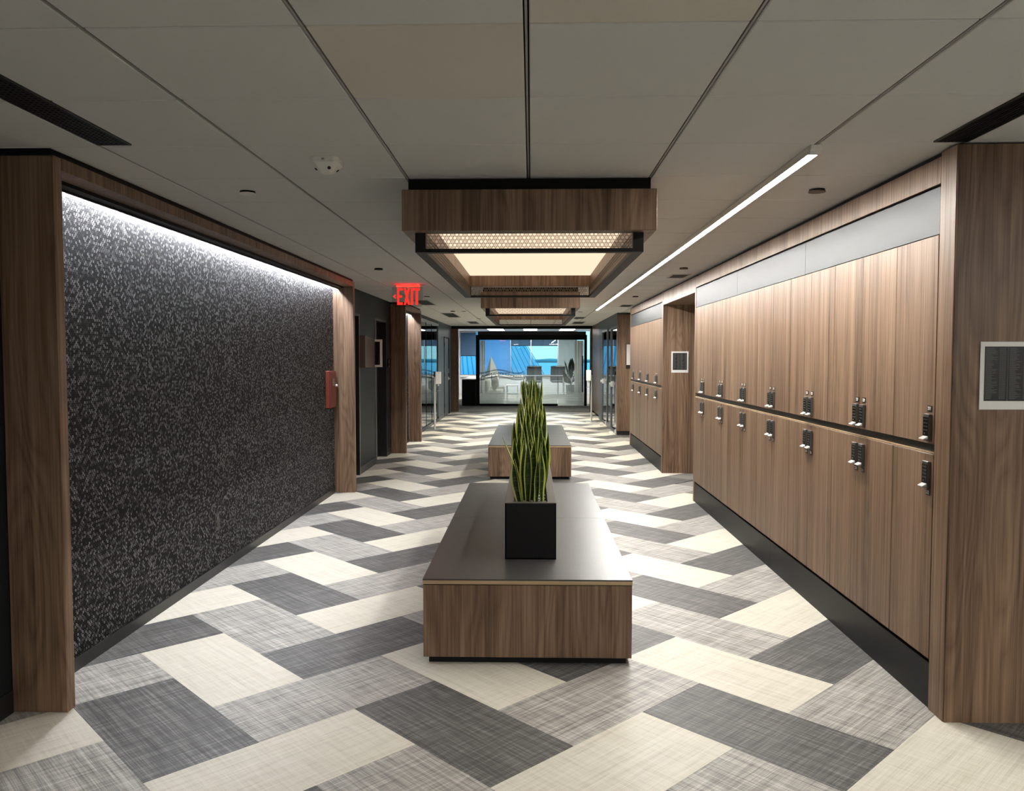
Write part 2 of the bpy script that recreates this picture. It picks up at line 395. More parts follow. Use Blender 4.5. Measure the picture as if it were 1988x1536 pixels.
for k, (y0, y1) in enumerate(((9.62, 10.44), (11.57, 12.42))):
    dr = obj('door_%d' % (k + 1), bx((XW - .16, XW - .12, y0 + .03, y1 - .03, .005, 2.085)), 'blk_metal', kind='structure')
    obj('door_frame', bx((XW - .25, XW + .012, y0 - .002, y0 + .028, 0, 2.117), (XW - .25, XW + .012, y1 - .028, y1 + .012, 0, 2.117), (XW - .25, XW + .012, y0, y1, 2.087, 2.117)), 'blk_metal', dr)
    obj('edge_strip', bx((XW - .004, XW + .016, (y1 + .002, y0 - .014)[k], (y1 + .013, y0 - .003)[k], .0, 2.117)), 'steel', dr)
    obj('door_handle', bx((XW - .12, XW - .07, y0 + .10, y0 + .13, .9, 1.25)), 'steel', dr)
dr = obj('door_3', bx((XW - .05, XW - .008, 20.75, 21.95, .005, 2.06)), 'slate_lit', kind='structure')
obj('door_frame', bx((XW - .06, XW + .012, 20.72, 20.75, 0, 2.09), (XW - .06, XW + .012, 21.95, 21.98, 0, 2.09), (XW - .06, XW + .012, 20.75, 21.95, 2.06, 2.09)), 'black', dr)
for z in (.25, 1.05, 1.82): obj('hinge', bx((XW - .01, XW + .02, 20.735, 20.80, z, z + .11)), 'blk_metal', dr)
bm = bx((XW - .01, XW + .012, 21.78, 21.84, .93, 1.02), (XW + .012, XW + .05, 21.80, 21.82, .96, .985), (XW + .035, XW + .05, 21.68, 21.82, .96, .985)); obj('door_handle', bm, 'chrome', dr)
obj('lock_plate', bx((XW - .01, XW + .01, 21.78, 21.85, 1.12, 1.24)), 'steel', dr)
for z in (.3, 1.62): obj('wall_plate', bx((XW - .001, XW + .014, 22.2, 22.3, z, z + .16)), 'steel', parent=None, kind='structure') if False else None
# dark room behind the glass partition
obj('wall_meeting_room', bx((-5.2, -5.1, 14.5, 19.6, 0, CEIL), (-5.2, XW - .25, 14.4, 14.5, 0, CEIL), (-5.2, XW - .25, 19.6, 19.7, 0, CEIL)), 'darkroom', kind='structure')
# ---- walls behind the camera and to the right
obj('wall_back', bx((-6, 6, -5.1, -5, 0, CEIL)), 'behind', kind='structure')
obj('wall_right', bx((5.0, 5.1, -5, 3.5, 0, CEIL), (2.32, 5.1, 3.62, 3.72, 0, CEIL), (2.30, 2.36, 3.62, 16.2, 0, CEIL), (2.30, 2.36, 16.2, 23.0, 0, CEIL)), 'behind', kind='structure')
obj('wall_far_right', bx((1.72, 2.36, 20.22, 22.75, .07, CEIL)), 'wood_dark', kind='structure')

# ---- far end: pilasters and black beam
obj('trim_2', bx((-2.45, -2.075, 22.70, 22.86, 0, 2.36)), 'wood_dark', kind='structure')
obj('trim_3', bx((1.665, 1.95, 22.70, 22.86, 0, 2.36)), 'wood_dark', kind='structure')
obj('trim_4', bx((-2.5, 2.4, 22.68, 22.88, 2.36, CEIL + .2)), 'black', kind='structure')
obj('wall_end', bx((-4, -2.45, 22.72, 22.86, 0, 2.8), (1.95, 4, 22.72, 22.86, 0, 2.8), (-2.5, 2.4, 22.88, 22.95, 2.36, 2.8)), 'slate', kind='structure')

# ================================================================== LEFT FEATURE WALLS
def niche(y0, y1, label, strip_label):
    t = thing('framed_wall_panel', (XL, y0, 0), label, 'wall panel')
    xo = -2.02; wd = .058
    obj('post', bx((XW, xo, y0, y0 + wd, 0, 2.405)), 'wood', t, bevel=.004)
    obj('post', bx((XW, xo, y1, y1 + wd + .012, 0, 2.405)), 'wood', t, bevel=.004)
    hd = obj('header', bx((xo - .022, xo, y0 + wd, y1, 2.352, 2.405), (xo - .115, xo - .022, y0 + wd, y1, 2.352, 2.366)), 'wood', t)
    obj('shadow_reveal', bx((XW, xo - .018, y0 + .006, y1 + wd, 2.405, CEIL + .001)), 'black', t)
    obj('light_shield', bx((xo - .17, xo - .115, y0 + wd, y1, 2.335, 2.40), (xo - .178, xo - .170, y0 + wd, y1, 2.325, 2.40)), 'black', t)
    obj('light_strip', bx((XL + .010, XL + .036, y0 + wd + .02, y1 - .01, 2.372, 2.38)), 'niche', t, label='cool white strip hidden above the beaded panel')
    obj('beaded_panel', bx((XL - .012, XL, y0 + wd, y1, .062, 2.40)), 'bead', t)
    obj('baseboard', bx((XL - .012, XL + .012, y0 + wd, y1, 0, .062)), 'blk_metal', t)
    return t
niche(3.375, 9.07, 'long black beaded wall panel in a walnut frame, washed by a hidden light', '')
niche(12.84, 14.60, 'short beaded wall panel in a walnut frame beyond the exit sign', '')

# black outlet plate low on the beaded panel
t = thing('wall_outlet', (XL, 5.63, .37), 'small black outlet plate low on the long beaded panel', 'outlet')
obj('plate', bx((XL, XL + .006, 5.592, 5.668, .313, .427)), 'blk_metal', t, bevel=.002)
for z in (.34, .385): obj('socket', bx((XL + .006, XL + .009, 5.612, 5.648, z, z + .028)), 'blk_gloss', t)
# red fire cabinet
t = thing('fire_cabinet', (XL, 8.86, 1.0), 'slim red fire panel on the far end of the beaded panel', 'fire panel')
obj('cabinet', bx((XL, XL + .045, 8.70, 8.99, .99, 1.40)), 'red', t, bevel=.006)
obj('cover', bx((XL + .045, XL + .052, 8.72, 8.97, 1.005, 1.385)), 'red', t, bevel=.003)
for k in range(3): obj('label_square', bx((XL + .052, XL + .0535, 8.82, 8.90, 1.29 - .028 * k, 1.31 - .028 * k)), 'grid', t)
bm = bmesh.new(); cyl(bm, (XL + .052, 8.955, 1.235), .014, .018, 'x', 14); obj('latch_knob', bm, 'chrome', t)
# brown wall cabinet with a glazed white-framed end
t = thing('extinguisher_cabinet', (XW, 10.8, 1.42), 'brown cabinet on dark wall with a white framed glazed end', 'cabinet')
bm = bmesh.new(); prism(bm, [(10.47, 1.415), (11.12, 1.415), (11.12, 1.80), (10.47, 1.84)], 'x', XW, XW + .085); obj('cabinet', bm, 'brown', t, bevel=.003)
bm = bmesh.new(); frame(bm, 'y', 11.125, 11.145, XW, XW + .185, 1.415, 1.80, .03); obj('door_frame', bm, 'white_card', t)
obj('pane', bx((XW + .03, XW + .155, 11.132, 11.138, 1.445, 1.77)), 'glass_dark', t)
# card reader
t = thing('card_reader', (XW, 12.58, 1.4), 'slim black card reader beside the dark door before the second frame', 'card reader')
obj('case', bx((XW, XW + .02, 12.555, 12.605, 1.395, 1.53)), 'blk_gloss', t, bevel=.003)
obj('indicator', bx((XW + .02, XW + .0215, 12.572, 12.588, 1.455, 1.515)), 'steel', t)
obj('light_dot', bx((XW + .02, XW + .0215, 12.573, 12.587, 1.405, 1.42)), 'white_card', t)

# ================================================================== LOCKERS (right)
bankA = thing('locker_surround', (XR, 6.0, 0), 'walnut surround of the long near locker bank, with grey upper panels', 'locker surround', 'locker bank surrounds')
def surround(t, y0, d0, d1, y1, npan, far):
    D = .55
    obj('end_post', bx((XR, XR + D, y0, d0 - .004, 0, 2.425)), 'wood' if far else 'wood_str', t, bevel=.002)
    obj('end_post', bx((XR, XR + D, d1 + .004, y1, 0, 2.41)), 'wood_str', t, bevel=.002)
    obj('header', bx((XR, XR + .3, d0 - .003, d1 + .003, 2.294, 2.408)), 'wood_str', t, bevel=.0015)
    obj('back_board', bx((XR + .022, XR + .05, d0 - .003, d1 + .003, .0, 2.43)), 'black', t)
    g = (d1 - d0) / npan
    for k in range(npan): obj('upper_panel', bx((XR + .003, XR + .022, d0 + g * k + .0012, d0 + g * (k + 1) - .0012, 2.080, 2.283)), 'greypanel', t, bevel=.001)
    pl = [d0, 5.855, d1] if not far else [d0, d1]
    for a, b in zip(pl[:-1], pl[1:]): obj('plinth', bx((XR + .006, XR + .022, a + .0008, b - .0008, 0, .203)), 'kick', t, bevel=.001)
    obj('finger_channel', bx((XR + .018, XR + .024, d0, d1, 1.135, 1.17)), 'blk_metal', t)
    obj('shelf_edge', bx((XR + .001, XR + .02, d0, d1, 1.128, 1.1345)), 'edge', t)
PA, DA0 = .3902, 3.505
PF, DF0 = .42, 10.79
surround(bankA, 3.375, DA0, DA0 + 13 * PA, 8.64, 3, False)
obj('end_panel', bx((XR + .004, 2.33, 3.371, 3.3745, 0, 2.425)), 'wood', bankA)
bankB = thing('locker_surround', (XR, 12.4, 0), 'walnut surround of the short far locker bank beyond the passage', 'locker surround', 'locker bank surrounds')
surround(bankB, 10.70, DF0, DF0 + 8 * PF, 14.22, 1, True)
obj('end_panel', bx((XR + .004, 2.33, 10.696, 10.6995, 0, 2.4)), 'wood', bankB)
t = thing('passage_header', (XR, 9.67, 2.24), 'walnut beam bridging the passage between the two locker banks', 'beam')
obj('fascia', bx((XR, XR + .03, 8.642, 10.694, 2.245, 2.41)), 'wood_str', t)
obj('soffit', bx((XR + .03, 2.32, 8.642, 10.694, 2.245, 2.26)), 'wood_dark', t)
obj('shadow_reveal', bx((XR + .02, XR + .05, 8.642, 10.694, 2.41, CEIL - .002)), 'black', t)

MC = {}
def cached(key, fn):
    if key not in MC: MC[key] = fn()
    return MC[key]
LZ, LH, UZ, UH = .222, .904, 1.172, .904
def door_mesh(w_, h_): return to_mesh('door', bx((0, .0195, .0021, w_ - .0021, .0, h_)), M['wood_str'], bevel=.0012)
def body_mesh(w_, h_): return to_mesh('body', bx((.052, .5, .003, w_ - .003, .002, h_ - .002)), M['black'])
def lock_mesh():
    bm = bx((-.016, -.0002, -.0255, .0255, 0, .118)); return to_mesh('keypad_lock', bm, M['rim'], bevel=.002)
def face_mesh(): return to_mesh('key_face', bx((-.0175, -.016, -.0225, .0225, .022, .104)), M['blk_gloss'])
def keys_mesh():
    bm = bmesh.new()
    for r in range(4):
        for c in range(3): box(bm, -.0180, -.0175, -.0150 + .0125 * c, -.0122 + .0125 * c, .045 + .0155 * r, .0505 + .0155 * r)
    cyl(bm, (-.0175, .006, .032), .0035, -.0012, 'x', 8); return to_mesh('keys', bm, M['legend'])
def lever_mesh():
    bm = bmesh.new(); prism(bm, [(-.016, .021), (-.036, .010), (-.036, .006), (-.016, .008)], 'y', -.022, .022); return to_mesh('lever', bm, M['chrome'], bevel=.001)
def plate_mesh(): return to_mesh('number_plate', bx((-.0025, -.0002, -.0195, .0195, 0, .0265)), M['print_blk'], bevel=.0005)
ORD = ['first', 'second', 'third', 'fourth', 'fifth', 'sixth', 'seventh', 'eighth', 'ninth', 'tenth', 'eleventh', 'twelfth', 'thirteenth']
def num_mesh(s):
    me = text_mesh(s, .0215, bold=.0004)
    for v in me.vertices: x, y, z = v.co; v.co = (-.0027 - z, -x * .92, y)
    me.materials.append(M['digit']); return me
def locker(bank, k, upper, y0, w_, far_hand, number):
    z0, h_ = (UZ, UH) if upper else (LZ, LH)
    nm = 'upper' if upper else 'lower'; bn = 'long near' if bank == 'A' else 'short far'
    where = {('A', 0): 'beside the near end post', ('A', 12): 'beside the passage'}.get((bank, k), '%s from the near end' % ORD[k])
    t = thing('locker', (XR, y0, z0), '%s walnut locker of the %s bank, %s' % (nm, bn, where), 'locker', '%s row of the %s locker bank' % (nm, bn))
    o3 = (XR, y0, z0)
    link('door', cached(('d', w_, h_), lambda: door_mesh(w_, h_)), t, o3)
    link('body', cached(('b', w_, h_), lambda: body_mesh(w_, h_)), t, o3)
    yc = y0 + (w_ - .043 if far_hand else .043)
    zl = z0 + .012 if upper else z0 + h_ - .150
    lk = link('keypad_lock', cached('lock', lock_mesh), t, (XR, yc, zl))
    link('key_face', cached('face', face_mesh), lk, (XR, yc, zl)); link('keys', cached('keys', keys_mesh), lk, (XR, yc, zl), kind='stuff')
    link('lever', cached('lever', lever_mesh), lk, (XR, yc, zl))
    zp = zl + .128 if upper else zl - .033
    pl = link('number_plate', cached('plate', plate_mesh), t, (XR, yc - .003, zp))
    link('numerals', cached(('n', number), lambda: num_mesh(number)), pl, (XR, yc - .003, zp + .0132))
for k in range(13):
    hand = (k % 2 == 1)
    for u in (True, False): locker('A', k, u, DA0 + PA * k, PA, hand, str((231 if u else 232) - 2 * k))
for k in range(8):
    hand = (k % 2 == 0)
    for u in (True, False): locker('B', k, u, DF0 + PF * k, PF, hand, str((203 if u else 204) - 2 * k))

# ---- directory frames
def directory(x0, y, z0, label):
    W, Hh = .225, .282
    t = thing('directory_frame', (x0 + W / 2, y, z0), label, 'sign', 'white framed locker directories')
    obj('mount', bx((x0, x0 + W, y - .006, y, z0, z0 + Hh)), 'white_card', t, bevel=.001)
    obj('printed_sheet', bx((x0 + .018, x0 + W - .018, y - .0075, y - .006, z0 + .036, z0 + Hh - .020)), 'print_blk', t)
    rr = random.Random(5); bm = bmesh.new(); n = 46; zt = z0 + Hh - .026; dz = (Hh - .068) / n
    for cidx in (0, 1):
        xa = x0 + .022 + cidx * .098
        for r in range(n):
            z = zt - dz * r; ln = .024 + rr.random() ** 2 * .026
            box(bm, xa, xa + ln, y - .0080, y - .0075, z - dz * .55, z)
            for q in range(3): box(bm, xa + .056 + q * .0088, xa + .0635 + q * .0088, y - .0080, y - .0075, z - dz * .55, z)
    obj('printed_rows', bm, 'print_gry', t, kind='stuff')
    obj('divider_line', bx((x0 + .1105, x0 + .1135, y - .0082, y - .0075, z0 + .036, z0 + Hh - .020)), 'print_gry', t)
directory(1.862, 3.371, 1.333, 'white framed black directory on the near walnut end panel')
directory(1.862, 10.696, 1.347, 'white framed black directory on the walnut wall inside the passage')

# ================================================================== CEILING FIXTURES
def ring(bm, cx, cz, r0, r1, n, P, th):
    a = []
    for i in range(n):
        t = 2 * math.pi * (i + .5) / n; u, v = math.cos(t), math.sin(t)
        a.append([bm.verts.new(P(cx + r * u, cz + r * v, k)) for r, k in ((r0, 0), (r1, 0), (r1, th), (r0, th))])
    for i in range(n):
        p, q = a[i], a[(i + 1) % n]
        for k in range(4): bm.faces.new((p[k], p[(k + 1) % 4], q[(k + 1) % 4], q[k]))
def mesh_panel(bm, axis, at, u0, u1, z0, z1, th=.002):
    P = (lambda u, z, k: (u, at + k, z)) if axis == 'y' else (lambda u, z, k: (at + k, u, z))
    pit = .0205; rows = int((z1 - z0) / (pit * .866)); n = int((u1 - u0) / pit)
    for r in range(rows + 1):
        for c in range(n + 1):
            u = u0 + pit * (c + .5 * (r % 2)); z = z0 + pit * .866 * r
            if u > u1: continue
            ring(bm, u, z, .0084, .0103, 10, P, th)
            if (c + (r % 2) * 2 + r // 2 * 0) % 3 == 0: ring(bm, u, z, .0036, .0052, 6, P, th)
def ceiling_box(y0, label):
    y1 = y0 + 3.17; xc = -.012; hw = .622
    t = thing('ceiling_light', (xc, (y0 + y1) / 2, 2.07), label, 'ceiling light', 'walnut boxed ceiling lights')
    X0, X1 = xc - hw, xc + hw
    obj('shadow_reveal', bx((X0 + .022, X1 - .022, y0 + .075, y1 - .075, 2.35, CEIL + .002)), 'black', t)
    obj('front_fascia', bx((X0, X1, y0, y0 + .1, 2.168, 2.368)), 'wood', t, bevel=.003)
    obj('rear_fascia', bx((X0, X1, y1 - .1, y1, 2.168, 2.368)), 'wood', t, bevel=.003)
    for a, b in ((X0, X0 + .1), (X1 - .1, X1)): obj('side_fascia', bx((a, b, y0 + .1, y1 - .1, 2.168, 2.368)), 'wood', t, bevel=.002)
    ix, iy = hw - .1, .1
    obj('light_panel', bx((xc - ix, xc + ix, y0 + iy, y1 - iy, 2.262, 2.275)), 'panel', t, label='glowing warm white diffuser panel')
    # lower tier: black frame with ring-mesh sides
    lx = hw - .056; ly0, ly1 = y0 + .065, y1 - .065; zb, zt = 2.072, 2.168; tb = .052
    bm = bmesh.new(); frame(bm, 'z', zb, zb + .018, xc - lx, xc + lx, ly0, ly1, tb)
    obj('bottom_frame', bm, 'blk_satin', t)
    for sx in (-1, 1):
        for yy in (ly0, ly1 - tb):
            xa = xc + sx * lx; obj('corner_post', bx((min(xa, xa - sx * tb), max(xa, xa - sx * tb), yy, yy + tb, zb + .018, zt)), 'blk_satin', t)
    for yy in (ly0 + tb - .006, ly1 - tb + .004):
        bm = bmesh.new(); mesh_panel(bm, 'y', yy, xc - lx + tb + .008, xc + lx - tb - .008, zb + .024, zt); obj('ring_mesh', bm, 'mesh', t, kind='stuff')
    for xa in (xc - lx + tb - .006, xc + lx - tb + .004):
        bm = bmesh.new(); mesh_panel(bm, 'x', xa, ly0 + tb + .008, ly1 - tb - .008, zb + .024, zt); obj('ring_mesh', bm, 'mesh', t, kind='stuff')
    return t
b1 = ceiling_box(3.93, 'near walnut ceiling light box with glowing panel over the first bench')
dup(b1, (0, -6.12, 0), 'unseen walnut ceiling light box added overhead, before the near one')  # unseen repeat of the box, added to light the foreground
dup(b1, (0, 6.12, 0), 'far walnut ceiling light box with glowing panel over the second bench')

t = thing('linear_light', (1.185, 8.95, CEIL), 'long thin bright linear light along the ceiling beside the lockers', 'ceiling light')
obj('housing', bx((1.163, 1.207, 3.40, 14.55, CEIL - .022, CEIL - .001), (1.163, 1.1665, 3.42, 14.55, CEIL - .0325, CEIL - .022), (1.2035, 1.207, 3.42, 14.55, CEIL - .0325, CEIL - .022)), 'white', t)
obj('diffuser', bx((1.167, 1.203, 3.44, 14.53, CEIL - .0335, CEIL - .024)), 'led', t, label='glowing white diffuser strip')
obj('end_cap', bx((1.162, 1.208, 3.415, 3.44, CEIL - .035, CEIL - .001)), 'white_card', t, bevel=.002)
obj('end_cap', bx((1.155, 1.215, 14.53, 14.56, CEIL - .036, CEIL - .001)), 'white', t, bevel=.002)

def slot(x0, x1, y0, y1, label, perforated):
    t = thing('air_diffuser', ((x0 + x1) / 2, (y0 + y1) / 2, CEIL), label, 'air vent', 'linear ceiling vents')
    bm = bmesh.new(); frame(bm, 'z', CEIL - .006, CEIL + .004, x0, x1, y0, y1, .008); obj('vent_frame', bm, 'blk_metal', t)
    obj('backing', bx((x0 + .008, x1 - .008, y0 + .008, y1 - .008, CEIL - .001, CEIL + .003)), 'black', t)
    bm = bmesh.new()
    if perforated:
        n = 7
        for k in range(1, n): xx = x0 + (x1 - x0) * k / n; box(bm, xx - .0045, xx + .0045, y0 + .008, y1 - .008, CEIL - .004, CEIL - .001)
        yy = y0 + .02
        while yy < y1 - .01: box(bm, x0 + .008, x1 - .008, yy - .005, yy + .005, CEIL - .0042, CEIL - .0012); yy += .022
    else:
        for k in range(1, 9): xx = x0 + (x1 - x0) * k / 9; box(bm, xx - .002, xx + .002, y0 + .008, y1 - .008, CEIL - .005, CEIL - .001)
    obj('grille', bm, 'kick', t, kind='stuff')
slot(-1.805, -1.66, 1.2, 3.325, 'black perforated slot vent in the ceiling before the beaded wall', True)
slot(1.645, 1.785, 1.2, 3.36, 'black slatted slot vent in the ceiling before the near locker post', False)
# small square vents further on
for n_, (x0, y0, x1, y1, lab) in enumerate([
    (1.50, 8.62, 1.70, 8.98, 'small dark ceiling vent above the end of the near lockers'),
    (1.52, 13.55, 1.72, 14.05, 'small dark ceiling vent above the far end of the far lockers'),
    (-1.84, 12.4, -1.60, 13.5, 'dark ceiling vent just behind the exit sign'),
    (-1.82, 16.0, -1.55, 17.6, 'second dark ceiling vent beyond the exit sign'),
    (-1.60, 19.7, -1.35, 21.0, 'dark ceiling vent near the far left pilaster'),
    (.95, 17.6, 1.20, 18.4, 'pale ceiling vent beyond the second light box on the locker side'),
    (1.05, 19.9, 1.35, 21.2, 'dark ceiling vent close to the far right pilaster')]):
    t = thing('air_diffuser', ((x0 + x1) / 2, (y0 + y1) / 2, CEIL), lab, 'air vent', 'small ceiling vents')
    bm = bmesh.new(); frame(bm, 'z', CEIL - .005, CEIL + .004, x0, x1, y0, y1, .02); obj('vent_frame', bm, 'grid', t)
    obj('backing', bx((x0 + .02, x1 - .02, y0 + .02, y1 - .02, CEIL - .001, CEIL + .003)), 'black', t)
    for k in range(1, 6): xx = x0 + .02 + (x1 - x0 - .04) * k / 6; obj('slat', bx((xx - .003, xx + .003, y0 + .02, y1 - .02, CEIL - .005, CEIL - .001)), 'kick', t)
# unseen light panels added behind the viewpoint to brighten the foreground
for k, (x, y) in enumerate(((-.9, -2.6), (1.5, -2.6), (3.4, .2))):
    t = thing('fill_light', (x, y, CEIL), ('recessed troffer light added in the ceiling near the dark wall behind', 'recessed troffer light added in the middle of the ceiling behind', 'recessed troffer light added over the open area beside the near lockers')[k], 'ceiling light', 'added fill lights')
    bm = bmesh.new(); frame(bm, 'z', CEIL - .008, CEIL, x - .3, x + .3, y - .6, y + .6, .025); obj('fill_frame', bm, 'white', t)
    obj('diffuser', bx((x - .275, x + .275, y - .575, y + .575, CEIL - .006, CEIL - .001)), 'fill', t)
# spot lamps added under small rings to brighten the far corridor floor
for k, (x, y) in enumerate(((-1.30, 15.4), (.95, 15.6), (-1.2, 18.3), (1.05, 18.6), (-.9, 20.4), (.75, 20.6))):
    t = thing('added_spot', (x, y, CEIL), 'added spot lamp under a brown ring, %s of the far corridor' % ('dispenser-side, nearest pair', 'door-side, nearest pair', 'dispenser-side, middle pair', 'door-side, middle pair', 'glass-partition side, last pair', 'door-side, last pair')[k], 'ceiling light', 'added far corridor spot lamps')
    bm = bmesh.new(); ring(bm, x, y, .036, .048, 24, lambda a, b, q: (a, b, CEIL - .004 + q), .004); obj('trim_ring', bm, 'brown', t)
    li = bpy.data.lights.new('lamp', 'SPOT'); li.energy = DOWN_POWER; li.color = (1, .93, .80); li.spot_size = math.radians(130); li.spot_blend = 1.0; li.shadow_soft_size = .03
    lo = bpy.data.objects.new('lamp', li); COL.objects.link(lo); lo.parent = t; lo.location = (0, 0, -.006)
# sprinkler cover plates
spr = None
def sprinkler(x, y, mat, label):
    t = thing('sprinkler_cover', (x, y, CEIL), label, 'sprinkler', 'ceiling sprinkler covers')
    bm = bmesh.new(); cyl(bm, (x, y, CEIL - .010), .040, .011, 'z', 28); obj('collar', bm, 'black', t)
    bm = bmesh.new(); cyl(bm, (x, y, CEIL - .015), .0435, .005, 'z', 32); obj('cover_plate', bm, mat, t)
sprinkler(-1.515, 4.28, 'white', 'pale round sprinkler cover on the ceiling near the beaded wall')
sprinkler(1.505, 4.30, 'brown', 'brown round sprinkler cover on the ceiling above the near lockers')
sprinkler(-1.52, 7.97, 'black', 'dark round sprinkler cover on the ceiling before the exit sign')
sprinkler(1.505, 7.99, 'brown', 'brown round sprinkler cover above the end of the long locker bank')
sprinkler(-1.52, 11.65, 'white', 'pale round sprinkler cover just behind the exit sign')
sprinkler(1.505, 11.66, 'brown', 'brown round sprinkler cover above the short locker bank')
sprinkler(-1.50, 15.3, 'brown', 'brown round sprinkler cover beyond the second beaded panel')
sprinkler(.62, 14.0, 'brown', 'brown round sprinkler cover beside the second light box')
# ceiling sensor
sx, sy = -.915, 3.60
t = thing('ceiling_sensor', (sx, sy, CEIL), 'white chamfered sensor with dark lenses on the ceiling before the light box', 'sensor')
def sq(bm, levels):
    rings = []
    for hw_, z, cn in levels:
        pts = [(hw_ - cn, -hw_), (hw_, -hw_ + cn), (hw_, hw_ - cn), (hw_ - cn, hw_), (-hw_ + cn, hw_), (-hw_, hw_ - cn), (-hw_, -hw_ + cn), (-hw_ + cn, -hw_)]
        rings.append([bm.verts.new((sx + a, sy + b, z)) for a, b in pts])
    for p, q in zip(rings[:-1], rings[1:]):
        for i in range(8): bm.faces.new((p[i], p[(i + 1) % 8], q[(i + 1) % 8], q[i]))
    bm.faces.new(rings[0]); bm.faces.new(rings[-1][::-1])
bm = bmesh.new(); sq(bm, [(.062, CEIL, .02), (.064, CEIL - .026, .02), (.058, CEIL - .031, .02), (.030, CEIL - .058, .010), (.024, CEIL - .062, .008)]); obj('housing', bm, 'white', t, bevel=.0015)
for ang in range(4):
    th = ang * math.pi / 2 + .45; bm = bmesh.new()
    cyl(bm, (0, 0, 0), .0075, .004, 'z', 14)
    n = Vector((math.cos(th) * .62, math.sin(th) * .62, -.78)).normalized(); q = n.to_track_quat('Z', 'Y').to_matrix()
    for v in bm.verts: v.co = q @ v.co + Vector((sx + math.cos(th) * .0465, sy + math.sin(th) * .0465, CEIL - .0455))
    obj('lens', bm, 'blk_gloss', t)
obj('status_window', bx((sx - .008, sx + .004, sy - .066, sy - .063, CEIL - .016, CEIL - .009)), 'grid', t)

# ---- EXIT sign
ex0, ex1, ey, ez0 = -1.692, -1.318, 9.72, 2.165
t = thing('exit_sign', ((ex0 + ex1) / 2, ey, 2.165), 'clear hanging exit sign glowing red with a left arrow', 'exit sign')
obj('ceiling_plate', bx((ex0 + .04, ex1 + .03, ey - .012, ey + .012, CEIL - .012, CEIL - .001)), 'steel', t)
obj('light_bar', bx((ex0 + .06, ex1 - .04, ey - .012, ey + .012, CEIL - .030, CEIL - .012)), 'exit', t, label='glowing red bar along the top edge')
bm = bmesh.new(); prism(bm, [(ex0, ez0 + .02), (ex0 + .02, ez0), (ex1 - .02, ez0), (ex1, ez0 + .02), (ex1, CEIL - .03), (ex0, CEIL - .03)], 'y', ey - .004, ey + .004); obj('acrylic_panel', bm, 'acrylic', t)
bm = bmesh.new(); 
L0 = ex0 + .062; LW = .066; G = .0045; zb, zt_ = ez0 + .022, ez0 + .225; yb = (ey - .009, ey - .004)
def bar(x0, x1, z0, z1): box(bm, x0, x1, yb[0], yb[1], z0, z1)
s_ = .026
bar(L0, L0 + s_, zb, zt_); bar(L0 + s_, L0 + .070, zb, zb + .030); bar(L0 + s_, L0 + .070, zt_ - .030, zt_); bar(L0 + s_, L0 + .062, (zb + zt_) / 2 - .014, (zb + zt_) / 2 + .014)
xX = L0 + .080
for sg in (0, 1):
    a, b = (xX, xX + .052) if sg == 0 else (xX + .052, xX)
    prism(bm, [(a, zb), (a + .027, zb), (b + .027, zt_), (b, zt_)], 'y', *(yb if sg == 0 else (yb[0] + .0003, yb[1])))
xI = L0 + .168; bar(xI, xI + .028, zb, zt_)
xT = L0 + .204; bar(xT, xT + .074, zt_ - .030, zt_); bar(xT + .022, xT + .051, zb, zt_ - .030)
obj('letters', bm, 'exit_letter', t)
bm = bmesh.new(); zc = (zb + zt_) / 2
prism(bm, [(ex0 + .010, zc), (ex0 + .040, zc + .026), (ex0 + .050, zc + .018), (ex0 + .030, zc), (ex0 + .050, zc - .018), (ex0 + .040, zc - .026)], 'y', *yb); obj('arrow', bm, 'exit_letter', t)

# ================================================================== BENCHES, PLANTERS, PLANTS
BX0, BX1 = -.547, .509
def bench(y0, label):
    y1 = y0 + 3.10; xc = (BX0 + BX1) / 2
    t = thing('bench', (xc, (y0 + y1) / 2, 0), label, 'bench', 'walnut block benches')
    obj('plinth', bx((BX0 + .028, BX1 - .028, y0 + .028, y1 - .028, 0, .036)), 'black', t)
    obj('front_panel', bx((BX0 + .003, BX1 - .003, y0, y0 + .02, .036, .4045)), 'wood', t, bevel=.0015)
    obj('rear_panel', bx((BX0 + .003, BX1 - .003, y1 - .02, y1, .036, .4045)), 'wood', t, bevel=.0015)
    for a, b in ((BX0, BX0 + .02), (BX1 - .02, BX1)): obj('side_panel', bx((a, b, y0 + .0205, y1 - .0205, .036, .4045)), 'wood', t, bevel=.0015)
    obj('shadow_gap', bx((BX0 + .006, BX1 - .006, y0 + .006, y1 - .006, .4045, .4085)), 'black', t)
    obj('edge_band', bx((BX0, BX1, y0, y1, .4085, .4275)), 'edge', t, bevel=.001)
    ym = (y0 + y1) / 2
    obj('top', bx((BX0, BX1, y0, ym - .0008, .4275, .435)), 'top', t, bevel=.001); obj('top', bx((BX0, BX1, ym + .0008, y1, .4275, .435)), 'top', t, bevel=.001)
    return t
BY1, BY2 = 3.968, 10.10
bench(BY1, 'near walnut block bench with charcoal top carrying the long planter')
bench(BY2, 'far walnut block bench beyond the first, under the second light box')
